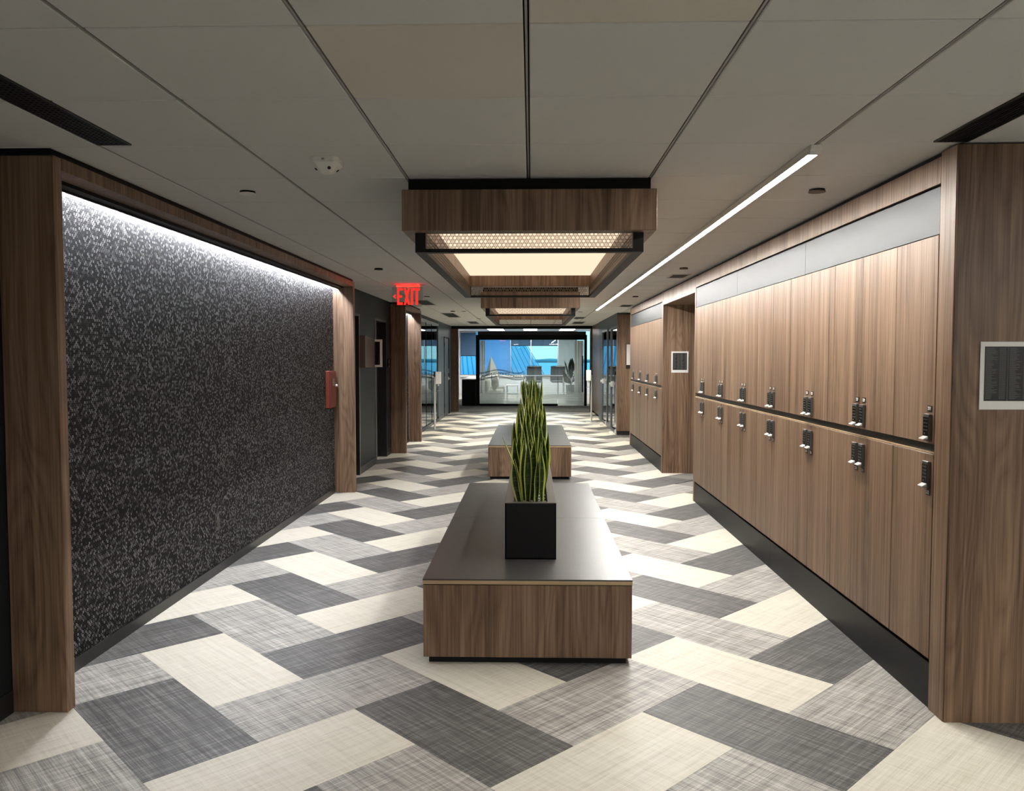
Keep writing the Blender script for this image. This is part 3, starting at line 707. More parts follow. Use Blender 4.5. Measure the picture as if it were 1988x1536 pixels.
def planter(y0, y1, label, full):
    xc = -.003; hw = .1415; zb, zt = .435, .745; rw = .048
    t = thing('planter_box', (xc, (y0 + y1) / 2, zb), label, 'planter', 'black trough planters')
    bm = bx((xc - hw, xc + hw, y0, y0 + .006, zb, zt), (xc - hw, xc + hw, y1 - .006, y1, zb, zt), (xc - hw, xc - hw + .006, y0, y1, zb, zt), (xc + hw - .006, xc + hw, y0, y1, zb, zt), (xc - hw, xc + hw, y0, y1, zb, zb + .006))
    obj('trough', bm, 'black', t)
    bm = bx((xc - hw - .0005, xc - hw + rw, y0 - .0005, y1 + .0005, zt, zt + .005), (xc + hw - rw, xc + hw + .0005, y0 - .0005, y1 + .0005, zt, zt + .005), (xc - hw + rw, xc + hw - rw, y0 - .0005, y0 + .034, zt, zt + .005), (xc - hw + rw, xc + hw - rw, y1 - .034, y1 + .0005, zt, zt + .005))
    obj('rim', bm, 'rim', t, bevel=.001)
    obj('liner', bx((xc - hw + rw - .003, xc - hw + rw, y0 + .03, y1 - .03, zt - .06, zt), (xc + hw - rw, xc + hw - rw + .003, y0 + .03, y1 - .03, zt - .06, zt)), 'black', t)
    obj('soil', bx((xc - hw + rw, xc + hw - rw, y0 + .034, y1 - .034, zt - .06, zt - .022)), 'soil', t)
    rr = random.Random(3)
    for mat, cnt in (('pebble_d', 340 if full else 60), ('pebble_l', 330 if full else 60)):
        bm = bmesh.new()
        for k in range(cnt):
            px = xc + rr.uniform(-.088, .088); py = y0 + .04 + (rr.random() ** 1.6) * (y1 - y0 - .08); s = rr.uniform(.005, .0095)
            mt = Matrix.Translation((px, py, zt - .020 + rr.uniform(0, .009))) @ Matrix.Rotation(rr.uniform(0, 6.3), 4, 'Z') @ Matrix.Rotation(rr.uniform(-.5, .5), 4, 'X') @ Matrix.Diagonal((s * rr.uniform(1, 1.6), s, s * .6, 1))
            bmesh.ops.create_icosphere(bm, subdivisions=1, radius=1, matrix=mt)
        obj('pebbles', bm, mat, t, kind='stuff', smooth=True)
    return t
PY0, PY1 = 4.372, 6.62
planter(PY0, PY1, 'long black trough planter on the near bench, full of snake plants', True)
planter(PY0 + 6.13, PY1 + 6.13, 'long black trough planter on the far bench', False)

def leaf(base, length, width, az, lean, curl, twist, tipbend=0.0, splay=0.0):
    bm = bmesh.new(); uvl = bm.loops.layers.uv.new('uv'); n, m = 16, 6
    cz = Vector(base); ang = lean; rows = []
    p = Vector((0, 0, 0)); step = length / n
    for i in range(n + 1):
        t = i / n
        wv = width * (.42 + 1.15 * t * (1 - .35 * t)) if t < .45 else width * (.42 + 1.15 * .45 * (1 - .35 * .45)) * (1 - ((t - .45) / .55) ** 1.9)
        wv = max(wv, .0006)
        out = Vector((math.cos(az), math.sin(az), 0)); dr_ = out * math.sin(ang) + Vector((0, 0, 1)) * math.cos(ang)
        side0 = Vector((-math.sin(az), math.cos(az), 0)); tw = twist * (t - .2)
        nor = dr_.cross(side0); side = side0 * math.cos(tw) + nor * math.sin(tw); nr = dr_.cross(side)
        row = []
        for j in range(m + 1):
            s = j / m - .5; cup = (.30 + .5 * (1 - t)) * wv * (4 * s * s) * .45
            row.append((bm.verts.new(cz + p + side * (s * wv) - nr * cup + nr * (.004 * math.sin(9 * t + az) * (abs(s) * 2))), j / m, t))
        rows.append(row); p = p + (dr_ + Vector((splay * (1.2 - t), 0, 0))).normalized() * step; ang += curl / n + (tipbend * max(0, t - .7) / n * 6)
    for a, b in zip(rows[:-1], rows[1:]):
        for j in range(m):
            q = (a[j], a[j + 1], b[j + 1], b[j]); f = bm.faces.new([v[0] for v in q]); f.smooth = True
            for lp, v in zip(f.loops, q): lp[uvl].uv = (v[1], v[2])
    bmesh.ops.solidify(bm, geom=list(bm.faces), thickness=.0018)
    for f in bm.faces: f.smooth = True
    return bm
def snake_plant(x, y, n, hmin, hmax, label, group, seed, special=None):
    rr = random.Random(seed)
    t = thing('snake_plant', (x, y, .70), label, 'plant', group)
    for k in range(n):
        az = (1 if k % 2 else -1) * math.pi / 2 + rr.uniform(-.75, .75); r = rr.uniform(.0, .035); xo = (k + .5) / n * 2 - 1
        ln = rr.uniform(hmin, hmax); bx_ = x + xo * .062 + rr.uniform(-.012, .012); by_ = y + (1 if k % 2 else -1) * r * 1.9
        le = rr.uniform(.0, .13)
        bm = leaf((bx_, by_, .7225), ln, rr.uniform(.056, .074), az, le, rr.uniform(-.15, .12), rr.uniform(-.9, .9), 0, xo * rr.uniform(.08, .24))
        me = to_mesh('leaf', bm, M['leaf'], (x, y, .70)); link('leaf', me, t, (x, y, .70))
    for sp_ in (special or []):
        bm = leaf(*sp_); me = to_mesh('leaf', bm, M['leaf'], (x, y, .70)); link('leaf', me, t, (x, y, .70))
pos = ['first', 'second', 'third', 'fourth', 'fifth', 'sixth', 'seventh', 'eighth']
for k in range(8):
    y = PY0 + .17 + .262 * k
    lo, hi = ((.26, .37), (.34, .43), (.32, .44), (.40, .50), (.40, .52), (.40, .52), (.42, .54), (.42, .54))[k]
    sp_ = None
    if k == 0:
        sp_ = [((-.045, y - .06, .7225), .40, .055, math.pi * 1.02, .10, .42, .3, .25), ((-.02, y - .03, .7225), .36, .056, -1.5, .03, .02, .15),
               ((.055, y - .05, .7225), .31, .052, -.9, .02, -.02, -.2), ((.03, y - .07, .7225), .25, .040, -1.9, -.12, .10, .5), ((.06, y + .03, .7225), .38, .058, .2, .12, -.20, .8)]
    snake_plant(-.003 + R.uniform(-.02, .02), y, (4, 5, 6, 6, 6, 6, 6, 6)[k], lo, hi,
        'snake plant with yellow-edged leaves, %s from the front in the near planter' % pos[k] if k else 'snake plant at the front of the near planter, one leaf bent outward', 'snake plants in the near planter', 40 + k, sp_)
for k in range(5):
    y = PY0 + 6.13 + .2 + .36 * k
    snake_plant(-.003, y, 7, .46, .56, 'dark upright snake plant, %s from the front in the far planter' % pos[k], 'snake plants in the far planter', 80 + k)

# ================================================================== LEFT GLASS PARTITION, SANITISER STANDS
t = thing('glass_partition', (XW, 17.0, 0), 'framed glass wall of the dark meeting room on the side of the exit sign', 'glass wall')
obj('floor_track', bx((XW - .06, XW + .012, 14.66, 19.45, 0, .06)), 'blk_metal', t)
obj('head_rail', bx((XW - .06, XW + .012, 14.66, 19.45, 2.31, 2.36)), 'steel', t)
ys = [14.67, 15.36, 16.35, 17.33, 18.30, 19.44]
for a, b in zip(ys[:-1], ys[1:]): obj('pane', bx((XW - .03, XW - .018, a + .004, b - .004, .06, 2.31)), 'glass', t)
for y in ys[1:-1]: obj('joint', bx((XW - .034, XW - .012, y - .012, y + .012, .06, 2.31)), 'black', t)
def stand(x, y, side, label):
    t = thing('sanitiser_stand', (x, y, 0), label, 'dispenser stand', 'hand sanitiser stands')
    bw = .175 if side < 0 else .13
    obj('base_plate', bx((x - bw, x + bw, y - .16, y + .16, .001, .014)), 'steel', t, bevel=.003)
    bm = bmesh.new(); cyl(bm, (x, y, .014), .021, 1.12, 'z', 16); obj('post', bm, 'chrome', t, smooth=False)
    obj('back_board', bx((x - .018, x + .018, y + .006, y + .022, .88, 1.25)) if side < 0 else bx((x - .012, x + .03, y + .006, y + .02, .84, 1.22)), 'blk_metal', t)
    s = -side
    xa, xb = sorted((x + s * .018, x + s * .135)) if side < 0 else sorted((x - .125, x - .012))
    obj('dispenser', bx((xa, xb, y - .055, y + .055, .985, 1.245)), 'white', t, bevel=.014, seg=2)
    bm = bmesh.new(); cyl(bm, ((xa + xb) / 2, y, .945), .018, .045, 'z', 12); obj('nozzle', bm, 'white', t)
    bm = bmesh.new(); cyl(bm, ((xa + xb) / 2, y, .832), .062, .012, 'z', 20); box(bm, min(x, (xa + xb) / 2), max(x, (xa + xb) / 2), y - .012, y + .012, .834, .842); obj('drip_tray', bm, 'steel', t)
stand(-2.055, 16.95, -1, 'steel hand sanitiser stand with white dispenser before the glass partition')
stand(1.44, 19.15, 1, 'white hand sanitiser stand before the far right glass doors')

# ================================================================== RIGHT FAR GLASS DOORS
XD = 1.705
obj('wall_door_return', bx((XD - .004, 2.32, 15.94, 15.98, .085, 2.40)), 'wood', kind='structure')
obj('baseboard_right', bx((XD + .006, 2.30, 15.95, 15.975, 0, .085)), 'blk_metal', kind='structure')
obj('wall_right_transom', bx((XD, XD + .2, 15.98, 20.3, 2.19, CEIL), (XD, XD + .05, 19.42, 20.24, 0, 2.19)), 'slate_lit', kind='structure')
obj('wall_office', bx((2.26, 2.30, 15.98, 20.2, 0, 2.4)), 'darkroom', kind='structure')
for n_, (ya, yb_) in enumerate(((16.02, 17.25), (18.12, 19.40))):
    dr = obj('door_%d' % (4 + n_), bx((XD + .02, XD + .032, ya + .05, yb_ - .05, .09, 2.12)), 'glass_dark', kind='structure')
    bm = bmesh.new(); frame(bm, 'x', XD, XD + .05, ya, yb_, .0, 2.19, .045); obj('door_frame', bm, 'frame_grey', dr)
    obj('bottom_fitting', bx((XD - .012, XD + .05, ya + .05, ya + .22, .02, .09)), 'chrome', dr)
    bm = bx((XD - .05, XD - .035, yb_ - .42, yb_ - .20, .97, 1.0), (XD - .05, XD + .02, yb_ - .24, yb_ - .20, .955, 1.015), (XD - .012, XD + .02, yb_ - .28, yb_ - .17, .93, 1.04)); obj('door_handle', bm, 'chrome', dr)
    sd = obj('door_stop', bx((XD - .14, XD - .07, ya + .02, ya + .10, .001, .06)), 'white', dr)
obj('window_2', bx((XD + .02, XD + .03, 17.27, 18.10, .09, 2.17)), 'glass', kind='structure')
obj('trim_5', bx((XD, XD + .05, 17.25, 17.29, 0, 2.19), (XD, XD + .05, 18.08, 18.12, 0, 2.19), (XD, XD + .05, 17.29, 18.08, 0, .09)), 'frame_grey', kind='structure')
def signboard(x0, x1, y, z0, z1, label):
    t = thing('notice_holder', ((x0 + x1) / 2, y, z0), label, 'sign', 'notices by the glass doors')
    obj('holder', bx((x0, x1, y - .02, y, z0, z1)), 'blk_metal', t, bevel=.002)
    obj('notice', bx((x0 + .012, x1 - .012, y - .023, y - .02, z0 + .07, z1 - .012)), 'white_card', t)
    bm = bmesh.new()
    for k in range(7): box(bm, x0 + .10, x1 - .05 - .02 * (k % 3), y - .0235, y - .023, z1 - .08 - .045 * k, z1 - .066 - .045 * k)
    obj('printed_rows', bm, 'print_gry', t, kind='stuff')
signboard(1.875, 2.16, 15.94, 1.33, 1.82, 'white notice in a black holder on the walnut return by the lockers')
signboard(1.86, 2.1, 20.215, 1.36, 1.72, 'small white notice on the far walnut wall beyond the glass doors')

# ================================================================== GLASS ROOM AT THE END
GY = 25.6
def gx(px): return (px - 1031.5) / 1552 * GY
def gz(row): return H + (694 - row) / 1552 * GY
t = thing('glass_room_front', (0, GY, 0), 'black framed glass room front with vinyl banner at the corridor end', 'glass wall')
obj('header', bx((gx(924), gx(1139), GY - .05, GY + .1, gz(660), gz(650.5))), 'black', t)
obj('upper_header', bx((gx(928), gx(1137), GY - .02, GY + .08, gz(650.5), gz(644))), 'blk_metal', t)
obj('post', bx((gx(924), gx(931), GY - .05, GY + .1, .003, gz(660))), 'black', t); obj('post', bx((gx(1134), gx(1139), GY - .05, GY + .1, .003, gz(660))), 'black', t)
obj('sill', bx((gx(931), gx(1083), GY - .04, GY + .06, .003, gz(784))), 'black', t)
obj('pane', bx((gx(931), gx(1030), GY, GY + .012, gz(784), gz(660))), 'glass', t); obj('pane', bx((gx(1030) + .004, gx(1083), GY, GY + .012, gz(784), gz(660))), 'glass', t)
obj('glass_door', bx((gx(1083) + .006, gx(1134), GY - .03, GY - .018, .02, gz(660))), 'glass', t)
bm = bmesh.new(); box(bm, gx(1129.5), gx(1131.5), GY - .09, GY - .06, gz(761), gz(691))
for r in (752, 700): box(bm, gx(1130), gx(1131), GY - .07, GY - .03, gz(r + 1), gz(r))
obj('pull_handle', bm, 'black', t)
obj('frosted_film', bx((gx(931) + .01, gx(1083) - .01, GY + .014, GY + .0155, gz(784), 1.5), (gx(1083) + .01, gx(1133), GY + .014, GY + .0155, .02, 1.5)), 'film', t)
# vinyl banner with lettering that follows a wave
def wave(px): return 728.0 - 3.3 * math.cos(2 * math.pi * (px - 967) / 74.0)
bm = bmesh.new()
for off in (-7.2, -5.6, 5.2, 6.8):
    for k in range(80):
        pa, pb = 933 + k, 934 + k; A = wave(pa) + off; Bq = wave(pb) + off; h_ = .42
        vs = [bm.verts.new((gx(p), GY - .0015, gz(r))) for p, r in ((pa, A + h_), (pb, Bq + h_), (pb, Bq - h_), (pa, A - h_))]; bm.faces.new(vs)
for pe, sg in ((1013, 1), (933, -1)):
    pts = [(pe, wave(pe) - 7.2), (pe + 4 * sg, wave(pe) - 9.5), (pe + 5.5 * sg, wave(pe) - 4.5), (pe + 3 * sg, wave(pe)), (pe + 6 * sg, wave(pe) + 4), (pe, wave(pe) + 6.8)]
    for (a, b), (c, e_) in zip(pts[:-1], pts[1:]):
        dx_, dz_ = c - a, e_ - b; L_ = math.hypot(dx_, dz_); nx, nz = -dz_ / L_ * .32, dx_ / L_ * .32
        bm.faces.new([bm.verts.new((gx(p), GY - .0015, gz(r))) for p, r in ((a + nx, b + nz), (c + nx, e_ + nz), (c - nx, e_ - nz), (a - nx, b - nz))])
bmesh.ops.solidify(bm, geom=list(bm.faces), thickness=.001)
ban = obj('vinyl_banner', bm, 'letter', t)
me = text_mesh('AMERICAN EXPRESS', .108, extrude=.0004, bold=.0006)
xs = [v.co.x for v in me.vertices]; x0_, x1_ = min(xs), max(xs)
for v in me.vertices:
    px = 934.5 + (v.co.x - x0_) / (x1_ - x0_) * (1012.5 - 934.5)
    v.co = (gx(px), GY - .0012 - v.co.z, gz(wave(px)) + v.co.y)
me.materials.append(M['letter']); 
for v in me.vertices: v.co -= Vector((0, GY, 0))
link('lettering', me, ban, (0, GY, 0))
# low black credenza outside, left
t = thing('credenza', (-2.05, GY, 0), 'low black credenza beside the glass room front', 'credenza')
obj('cabinet', bx((gx(897), gx(924) - .01, GY - .1, GY + .4, .003, .835)), 'black', t, bevel=.004)
obj('worktop', bx((gx(897) - .01, gx(924) - .008, GY - .11, GY + 4.4, .835, .86)), 'white', t, bevel=.003)
obj('side_panel', bx((gx(897), gx(897) + .03, GY + .4, GY + 4.35, .003, .835)), 'white', t)
obj('plinth', bx((gx(897) + .02, gx(924) - .03, GY - .08, GY + .38, .002, .06)), 'blk_metal', t)

# ---- lounge shell
WY = 34.0
obj('wall_lounge', bx((-3.6, -3.5, 22.86, WY, 0, 2.9), (3.2, 3.3, 22.86, WY, 0, 2.9), (-3.6, 3.3, WY, WY + .2, 0, .78), (-3.6, 3.3, WY, WY + .2, 2.72, 2.95)), 'lounge', kind='structure')
cl = obj('ceiling_lounge', bx((-3.6, 3.3, 22.95, WY + .2, 2.66, 2.9)), 'lounge', kind='structure')
obj('trim_6', bx((-3.6, 3.3, WY - .12, WY, .74, .78)), 'white', kind='structure')
obj('trim_7', bx((-3.14, -3.03, WY - .25, WY - .02, 0, 2.66)), 'lounge', kind='structure')
wn = obj('window_1', bx(*[(x - .02, x + .02, WY + .02, WY + .1, .78, 2.72) for x in (-3.02, -2.32, -.885, -.015, 1.13, 1.92, 2.6)], (-3.02, 2.6, WY + .02, WY + .1, .78, .82), (-3.02, 2.6, WY + .02, WY + .1, 2.68, 2.72)), 'steel', kind='structure')
xs_ = (-3.02, -2.32, -.885, -.015, 1.13, 1.92, 2.6)
for a, b in zip(xs_[:-1], xs_[1:]): obj('pane', bx((a + .02, b - .02, WY + .05, WY + .06, .82, 2.68)), 'winglass', wn)
obj('wall_lounge_solid', bx((-3.6, -3.04, WY, WY + .2, .78, 2.72), (2.62, 3.3, WY, WY + .2, .78, 2.72)), 'lounge', kind='structure')
def shade(x0, x1, z0, mat, label):
    t = thing('roller_shade', ((x0 + x1) / 2, WY - .03, z0), label, 'window shade', 'window shades of the lounge')
    obj('cloth', bx((x0, x1, WY - .03, WY - .027, z0, 2.64)), mat, t)
    bm = bmesh.new(); cyl(bm, (x0, WY - .03, 2.63), .03, x1 - x0, 'x', 14); obj('roller', bm, 'steel', t)
    obj('hem_bar', bx((x0, x1, WY - .036, WY - .021, z0 - .025, z0)), 'black', t)
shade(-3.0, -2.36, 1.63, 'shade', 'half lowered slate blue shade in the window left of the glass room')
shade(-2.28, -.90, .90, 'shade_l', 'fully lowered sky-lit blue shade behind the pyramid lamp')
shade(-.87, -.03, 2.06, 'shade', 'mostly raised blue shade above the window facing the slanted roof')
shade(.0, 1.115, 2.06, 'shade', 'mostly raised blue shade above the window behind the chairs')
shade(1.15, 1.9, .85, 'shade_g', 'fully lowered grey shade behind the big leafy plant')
for k, (x0, x1) in enumerate(((-1.72, -1.06), (-.33, .25), (1.1, 1.72))):
    t = thing('lounge_ceiling_light', ((x0 + x1) / 2, 31.2, 2.66), ('bright ceiling panel light nearest the exit sign side', 'bright ceiling panel light in the middle over the glass room', 'bright ceiling panel light nearest the sanitiser stand side')[k], 'ceiling light', 'lounge ceiling lights')
    bm = bmesh.new(); frame(bm, 'z', 2.635, 2.66, x0, x1, 30.3, 32.6, .03); obj('light_frame', bm, 'white', t)
    obj('light_panel', bx((x0 + .03, x1 - .03, 30.33, 32.57, 2.645, 2.655)), 'loungelight', t)
for k, (x, lab) in enumerate(((-.8, 'unseen light panel added over the sofa in the glass room'), (.8, 'unseen light panel added over the leafy plant in the glass room'))):  # unseen panels added to brighten the glass room
    t = thing('lounge_ceiling_light', (x, 27.6, 2.66), lab, 'ceiling light', 'added glass room lights')
    bm = bmesh.new(); frame(bm, 'z', 2.635, 2.66, x - .45, x + .45, 27.2, 28.0, .03); obj('light_frame', bm, 'white', t)
    obj('light_panel', bx((x - .42, x + .42, 27.23, 27.97, 2.645, 2.655)), 'loungelight', t)
# ---- curtains
def curtain(x0, x1, y, z0, z1, label):
    bm = bmesh.new(); n = 60; prev = None
    for i in range(n + 1):
        u = i / n; x = x0 + (x1 - x0) * u; yy = y + .035 * math.sin(u * 2 * math.pi * max(2, (x1 - x0) / .085)) ; 
        a = bm.verts.new((x, yy, z0)); b = bm.verts.new((x, yy, z1))
        if prev: f = bm.faces.new((prev[0], a, b, prev[1])); f.smooth = True
        prev = (a, b)
    bmesh.ops.solidify(bm, geom=list(bm.faces), thickness=.004)
    o = obj('curtain', bm, 'curtain', None, ((x0 + x1) / 2, y, z0), label=label, cat='curtain', group='pale curtains inside the glass room')
    return o
curtain(gx(931.5), gx(940.5), GY + .25, .03, 2.09, 'pale gathered curtain at the sofa end of the glass room')
curtain(gx(1116), gx(1133.5), GY + .25, .03, 2.09, 'pale gathered curtain beside the pull handle of the glass room')
# ---- sofa, pillows
def at(px, row, y): return ((px - 1031.5) / 1552 * y, y, H + (694 - row) / 1552 * y)
t = thing('sofa', (-1.2, 27.0, 0), 'oatmeal sofa behind the frosted glass below the pyramid lamp', 'sofa')
obj('sofa_base', bx((-1.66, -.98, 26.2, 28.2, .08, .30)), 'sofa', t, bevel=.03, seg=2)
obj('seat_cushion', bx((-1.44, -.95, 26.42, 27.25, .30, .45)), 'sofa', t, bevel=.05, seg=3); obj('seat_cushion', bx((-1.44, -.95, 27.26, 28.0, .30, .45)), 'sofa', t, bevel=.05, seg=3)
obj('backrest', bx((-1.68, -1.44, 26.2, 28.2, .08, .80)), 'sofa', t, bevel=.06, seg=3)
obj('armrest', bx((-1.60, -.93, 26.18, 26.42, .08, .42)), 'sofa', t, bevel=.05, seg=3); obj('armrest', bx((-1.60, -.93, 28.0, 28.24, .08, .55)), 'sofa', t, bevel=.05, seg=3)
for xx in (-1.6, -1.02):
    for yy in (26.3, 28.1): obj('foot', bx((xx, xx + .05, yy - .03, yy + .03, .003, .08)), 'blk_metal', t)
def cushion(c, sz, rot, mat, label):
    bm = bmesh.new(); n = 8; g = {}
    for s in (1, -1):
        for i in range(n + 1):
            for j in range(n + 1):
                u, v = i / n * 2 - 1, j / n * 2 - 1; th = .5 * ((1 - u ** 4) * (1 - v ** 4)) ** .5
                pin = 1 - .06 * (1 - abs(u)) * 0
                g[s, i, j] = bm.verts.new((u * sz[0] * (1 - .07 * (1 - v * v) * abs(u)), s * th * sz[1], v * sz[2] * (1 - .07 * (1 - u * u) * abs(v))))
        for i in range(n):
            for j in range(n):
                q = [g[s, i, j], g[s, i + 1, j], g[s, i + 1, j + 1], g[s, i, j + 1]]; f = bm.faces.new(q if s < 0 else q[::-1]); f.smooth = True
    bmesh.ops.remove_doubles(bm, verts=bm.verts, dist=.0005)
    mt = Matrix.Translation(c) @ Matrix.Rotation(rot[2], 4, 'Z') @ Matrix.Rotation(rot[1], 4, 'Y') @ Matrix.Rotation(rot[0], 4, 'X')
    for v in bm.verts: v.co = mt @ v.co
    return obj('pillow', bm, mat, None, c, label=label, cat='pillow', group='pillows on the lounge sofa')
cushion((-1.21, 26.66, .685), (.21, .16, .21), (.0, -.35, 1.3), 'pillow', 'dark linen pillow leaning at the near end of the sofa')
cushion((-1.20, 27.22, .70), (.22, .16, .22), (.0, -.42, 1.35), 'pillow_l', 'cream pillow tucked behind the dark pillow on the sofa')
# ---- pyramid lamp on a slim table
t = thing('pyramid_lamp', (-1.33, 28.7, 0), 'tall pyramid shaded floor lamp behind the sofa', 'lamp')
bm = bmesh.new(); ax, ay, az_, = at(953, 691, 28.7)
bz = H + (694 - 729) / 1552 * 28.7; q = [(at(943, 729, 28.7)[0], 28.75), (at(951, 729, 28.5)[0], 28.48), (at(970.5, 729, 28.7)[0], 28.7), (at(962, 729, 28.9)[0], 28.95)]
ap = bm.verts.new((ax, ay, az_)); bs = [bm.verts.new((a, b, bz)) for a, b in q]
for i in range(4): bm.faces.new((bs[i], bs[(i + 1) % 4], ap))
bm.faces.new(bs[::-1]); obj('shade', bm, 'lampshade', t)
bm = bmesh.new(); cyl(bm, (ax + .03, 28.7, .03), .018, bz - .03, 'z', 12); obj('stem', bm, 'blk_metal', t)
bm = bmesh.new(); cyl(bm, (ax + .03, 28.7, .003), .15, .03, 'z', 24); obj('foot', bm, 'blk_metal', t)
# ---- side table
t = thing('side_table', (-.66, 27.6, 0), 'white box side table beside the sofa behind the frosted glass', 'table')
obj('tabletop', bx((-.86, -.45, 27.3, 27.95, .575, .60)), 'white_card', t, bevel=.004)
for xx in (-.85, -.485): obj('side_panel', bx((xx, xx + .025, 27.32, 27.93, .003, .575)), 'lounge', t)
obj('shelf', bx((-.825, -.485, 27.34, 27.91, .28, .30)), 'lounge', t)
# ---- conference table and chairs
t = thing('conference_table', (.75, 30.9, 0), 'grey topped pedestal table before the two dark chairs', 'table')
obj('tabletop', bx((-.28, 1.75, 30.3, 31.5, .825, .855)), 'tabletop', t, bevel=.01, seg=2)
for xx in (.15, 1.25):
    bm = bmesh.new(); cyl(bm, (xx, 30.9, .04), .04, .785, 'z', 16); obj('pedestal', bm, 'steel', t)
    bm = bmesh.new(); cyl(bm, (xx, 30.9, .003), .30, .037, 'z', 28, .06); obj('foot', bm, 'steel', t)
def chair(x, y, label):
    t = thing('conference_chair', (x, y, 0), label, 'chair', 'dark chairs at the conference table')
    def shell(z0, z1, w0, w1, mat, nm, thick=.012, dz=0):
        bm = bmesh.new(); n = 14; m = 5; rows = []
        for i in range(m + 1):
            v = i / m; wv = w0 + (w1 - w0) * v; row = []
            for j in range(n + 1):
                s = j / n * 2 - 1; row.append(bm.verts.new((x + s * wv / 2, y + .30 - .20 * s * s + .03 * v, z0 + (z1 - z0) * v - .04 * (abs(s) ** 6) * (v > .9))))
            rows.append(row)
        for a, b in zip(rows[:-1], rows[1:]):
            for j in range(n): f = bm.faces.new((a[j], a[j + 1], b[j + 1], b[j])); f.smooth = True
        bmesh.ops.solidify(bm, geom=list(bm.faces), thickness=thick); obj(nm, bm, mat, t)
    shell(.60, 1.19, .62, .58, 'chair', 'backrest'); shell(1.16, 1.21, .60, .58, 'blk_metal', 'back_rail', .03)
    obj('seat', bx((x - .27, x + .27, y - .25, y + .28, .55, .63)), 'chair', t, bevel=.03, seg=2)
    for s in (-1, 1): obj('armrest', bx((x + s * .30 - .02, x + s * .30 + .02, y - .15, y + .2, .78, .81), (x + s * .30 - .015, x + s * .30 + .015, y + .0, y + .05, .58, .78)), 'blk_metal', t)
    bm = bmesh.new(); cyl(bm, (x, y, .08), .03, .47, 'z', 12); obj('pedestal', bm, 'steel', t)
    for k in range(5):
        th = k * 2 * math.pi / 5; bm = bmesh.new(); box(bm, 0, .30, -.02, .02, .035, .08); bmesh.ops.rotate(bm, verts=bm.verts, cent=(0, 0, 0), matrix=Matrix.Rotation(th, 3, 'Z'))
        bmesh.ops.translate(bm, verts=bm.verts, vec=(x, y, 0)); obj('leg', bm, 'steel', t)
        bm = bmesh.new(); cyl(bm, (x + math.cos(th) * .28, y + math.sin(th) * .28 - .015, .031), .028, .03, 'y', 12); obj('caster', bm, 'black', t)
chair(.12, 31.9, 'dark mesh conference chair nearest the slanted roof outside')
chair(1.07, 31.9, 'dark mesh conference chair nearest the big leafy plant')
# ---- big plant
px_, py_ = 1.33, 26.9
t = thing('potted_plant', (px_, py_, 0), 'tall broad-leaved plant in a grey pot inside the glass room', 'plant')
bm = bmesh.new(); cyl(bm, (px_, py_, .003), .15, .62, 'z', 24, .17); obj('pot', bm, 'pot', t)
bm = bmesh.new(); cyl(bm, (px_, py_, .60), .15, .028, 'z', 20); obj('soil', bm, 'soil', t)
def big_leaf(az, lean, stem, ln, wd, seed):
    bm = bmesh.new(); n, m = 12, 6; out = Vector((math.cos(az), math.sin(az), 0)); upv = Vector((0, 0, 1)); side = Vector((-math.sin(az), math.cos(az), 0))
    ang = lean; p = Vector((px_, py_, .62)) ; pts = []
    for i in range(n):
        pts.append(p.copy()); p = p + (out * math.sin(ang) + upv * math.cos(ang)) * (stem / n)
    rows = []
    for i in range(n + 1):
        u = i / n; wv = wd * (math.sin(math.pi * min(1, u ** .75))) + .004; dv = out * math.sin(ang) + upv * math.cos(ang); nr = dv.cross(side)
        rows.append([bm.verts.new(p + side * (s * wv / 2) - nr * (abs(s) * wv * .25)) for s in [j / m * 2 - 1 for j in range(m + 1)]]); p = p + dv * (ln / n); ang += .03
    for a, b in zip(rows[:-1], rows[1:]):
        for j in range(m): f = bm.faces.new((a[j], a[j + 1], b[j + 1], b[j])); f.smooth = True
    bmesh.ops.solidify(bm, geom=list(bm.faces), thickness=.003)
    sb = bmesh.new()
    prev = None
    for i, q in enumerate(pts + [rows[0][m // 2].co.copy()]):
        ringv = [sb.verts.new(q + side * (.011 * math.cos(a)) + out * (.011 * math.sin(a))) for a in (0, 1.57, 3.14, 4.71)]
        if prev:
            for k in range(4): sb.faces.new((prev[k], prev[(k + 1) % 4], ringv[(k + 1) % 4], ringv[k]))
        prev = ringv
    lf = obj('leaf', bm, 'leaf_big', t); obj('stalk', sb, 'leaf_big', lf)
for k, (az, le, st, ln, wd) in enumerate([(3.3, .16, .30, .58, .20), (3.9, .50, .10, .52, .26), (-.3, .30, .30, .56, .17), (-.6, .50, .18, .52, .17), (4.9, .10, .38, .56, .20), (1.6, .12, .42, .50, .16), (4.2, .85, .08, .48, .24), (5.4, .62, .12, .46, .18), (4.5, .05, .22, .50, .18)]): big_leaf(az, le, st, ln, wd, k)

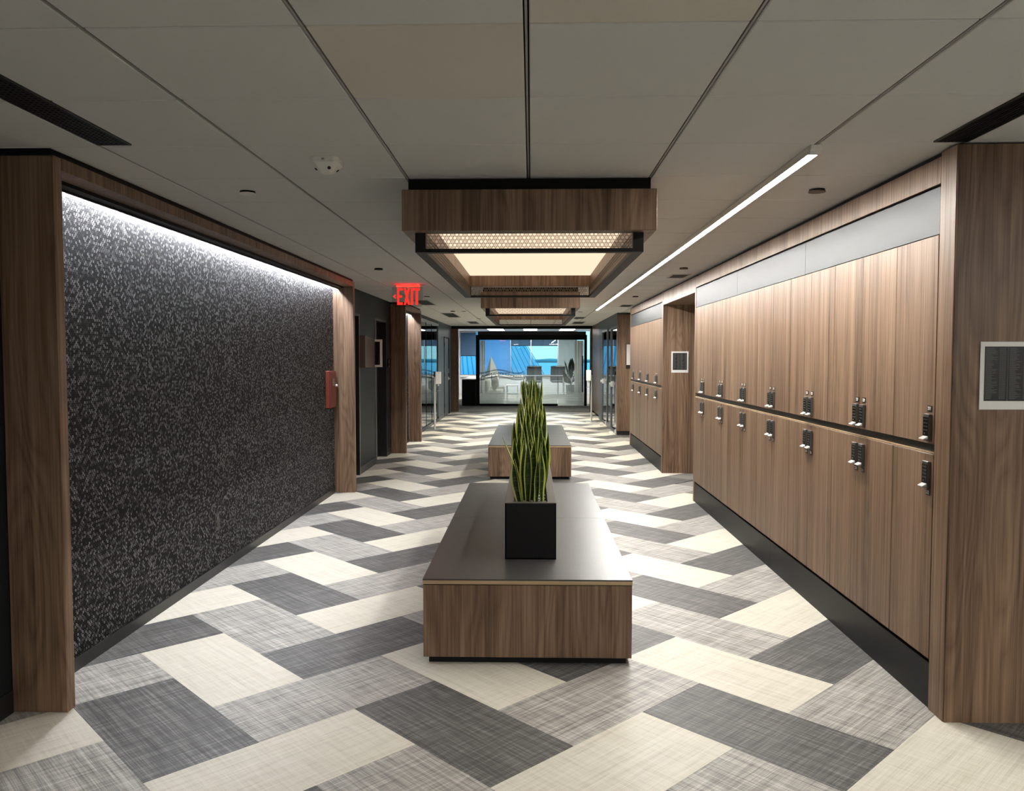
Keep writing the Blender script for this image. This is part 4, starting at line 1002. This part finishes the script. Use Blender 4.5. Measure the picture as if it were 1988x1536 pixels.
# ================================================================== OUTSIDE
OY = 120.0
def ox(px): return (px - 1031.5) / 1552 * OY
def oz(row): return H + (694 - row) / 1552 * OY
t = thing('pyramid_building', (ox(879), 140, -60), 'pale blue pyramid roof with slanting ribs seen through the windows', 'building')
apex = Vector((ox(879), OY, oz(426)))
zbt = -60.0
def fan(px672):
    # point on the base level reached from the apex through a point of row 672
    q = Vector((ox(px672), OY, oz(672))); dv = q - apex; return apex + dv * ((zbt - apex.z) / dv.z)
rb = fan(1022); lb = fan(700)
bm = bmesh.new(); vs = [bm.verts.new(p) for p in (lb, rb, (rb.x, OY + 60, zbt), (lb.x, OY + 60, zbt))]; va = bm.verts.new((apex.x, OY + .01, apex.z)); vb = bm.verts.new((apex.x, OY + 30, apex.z))
bm.faces.new((vs[0], vs[1], va)); bm.faces.new((vs[1], vs[2], vb, va)); bm.faces.new((vs[2], vs[3], vb)); bm.faces.new((vs[3], vs[0], va, vb)); bm.faces.new(vs[::-1])
obj('roof', bm, 'ext_blue', t)
for k in range(34):
    q = fan(760 + k * 8.0); bm = bmesh.new(); u = (q - apex).normalized(); sd = Vector((u.z, 0, -u.x)).normalized() * .05
    vv = [bm.verts.new(p) for p in (apex - sd, apex + sd, q + sd, q - sd)]; w2 = [bm.verts.new(v.co + Vector((0, -.25, 0))) for v in vv]
    bm.faces.new(vv); bm.faces.new(w2[::-1])
    for i in range(4): bm.faces.new((vv[i], vv[(i + 1) % 4], w2[(i + 1) % 4], w2[i]))
    obj('rib', bm, 'ext_rib', t)
obj('terrace', bx((-70, 14, OY - 6, OY + 40, -4.5, -2.2), (-70, 14, OY - 6.2, OY - 6, -2.2, -1.3)), 'sea', None, kind='structure').name = 'exterior_terrace'
obj('water', bx((-6000, 6000, 200, 4900, -31, -30)), 'sea', kind='structure')
bm = bmesh.new(); prev = None
for i in range(61):
    x = -3500 + i * 120; hgt = -30 + 6 + 26 * max(0, mnoise.noise(Vector((i * .17, 3.3, 0))) + .15) + (14 if 60 < x < 900 else 0)
    a = [bm.verts.new((x, 4880, -32)), bm.verts.new((x, 4800, hgt)), bm.verts.new((x, 4950, -32))]
    if prev:
        for k in range(2): bm.faces.new((prev[k], prev[k + 1], a[k + 1], a[k]))
        bm.faces.new((prev[2], prev[0], a[0], a[2]))
    prev = a
obj('distant_hills', bm, 'hill', kind='structure')
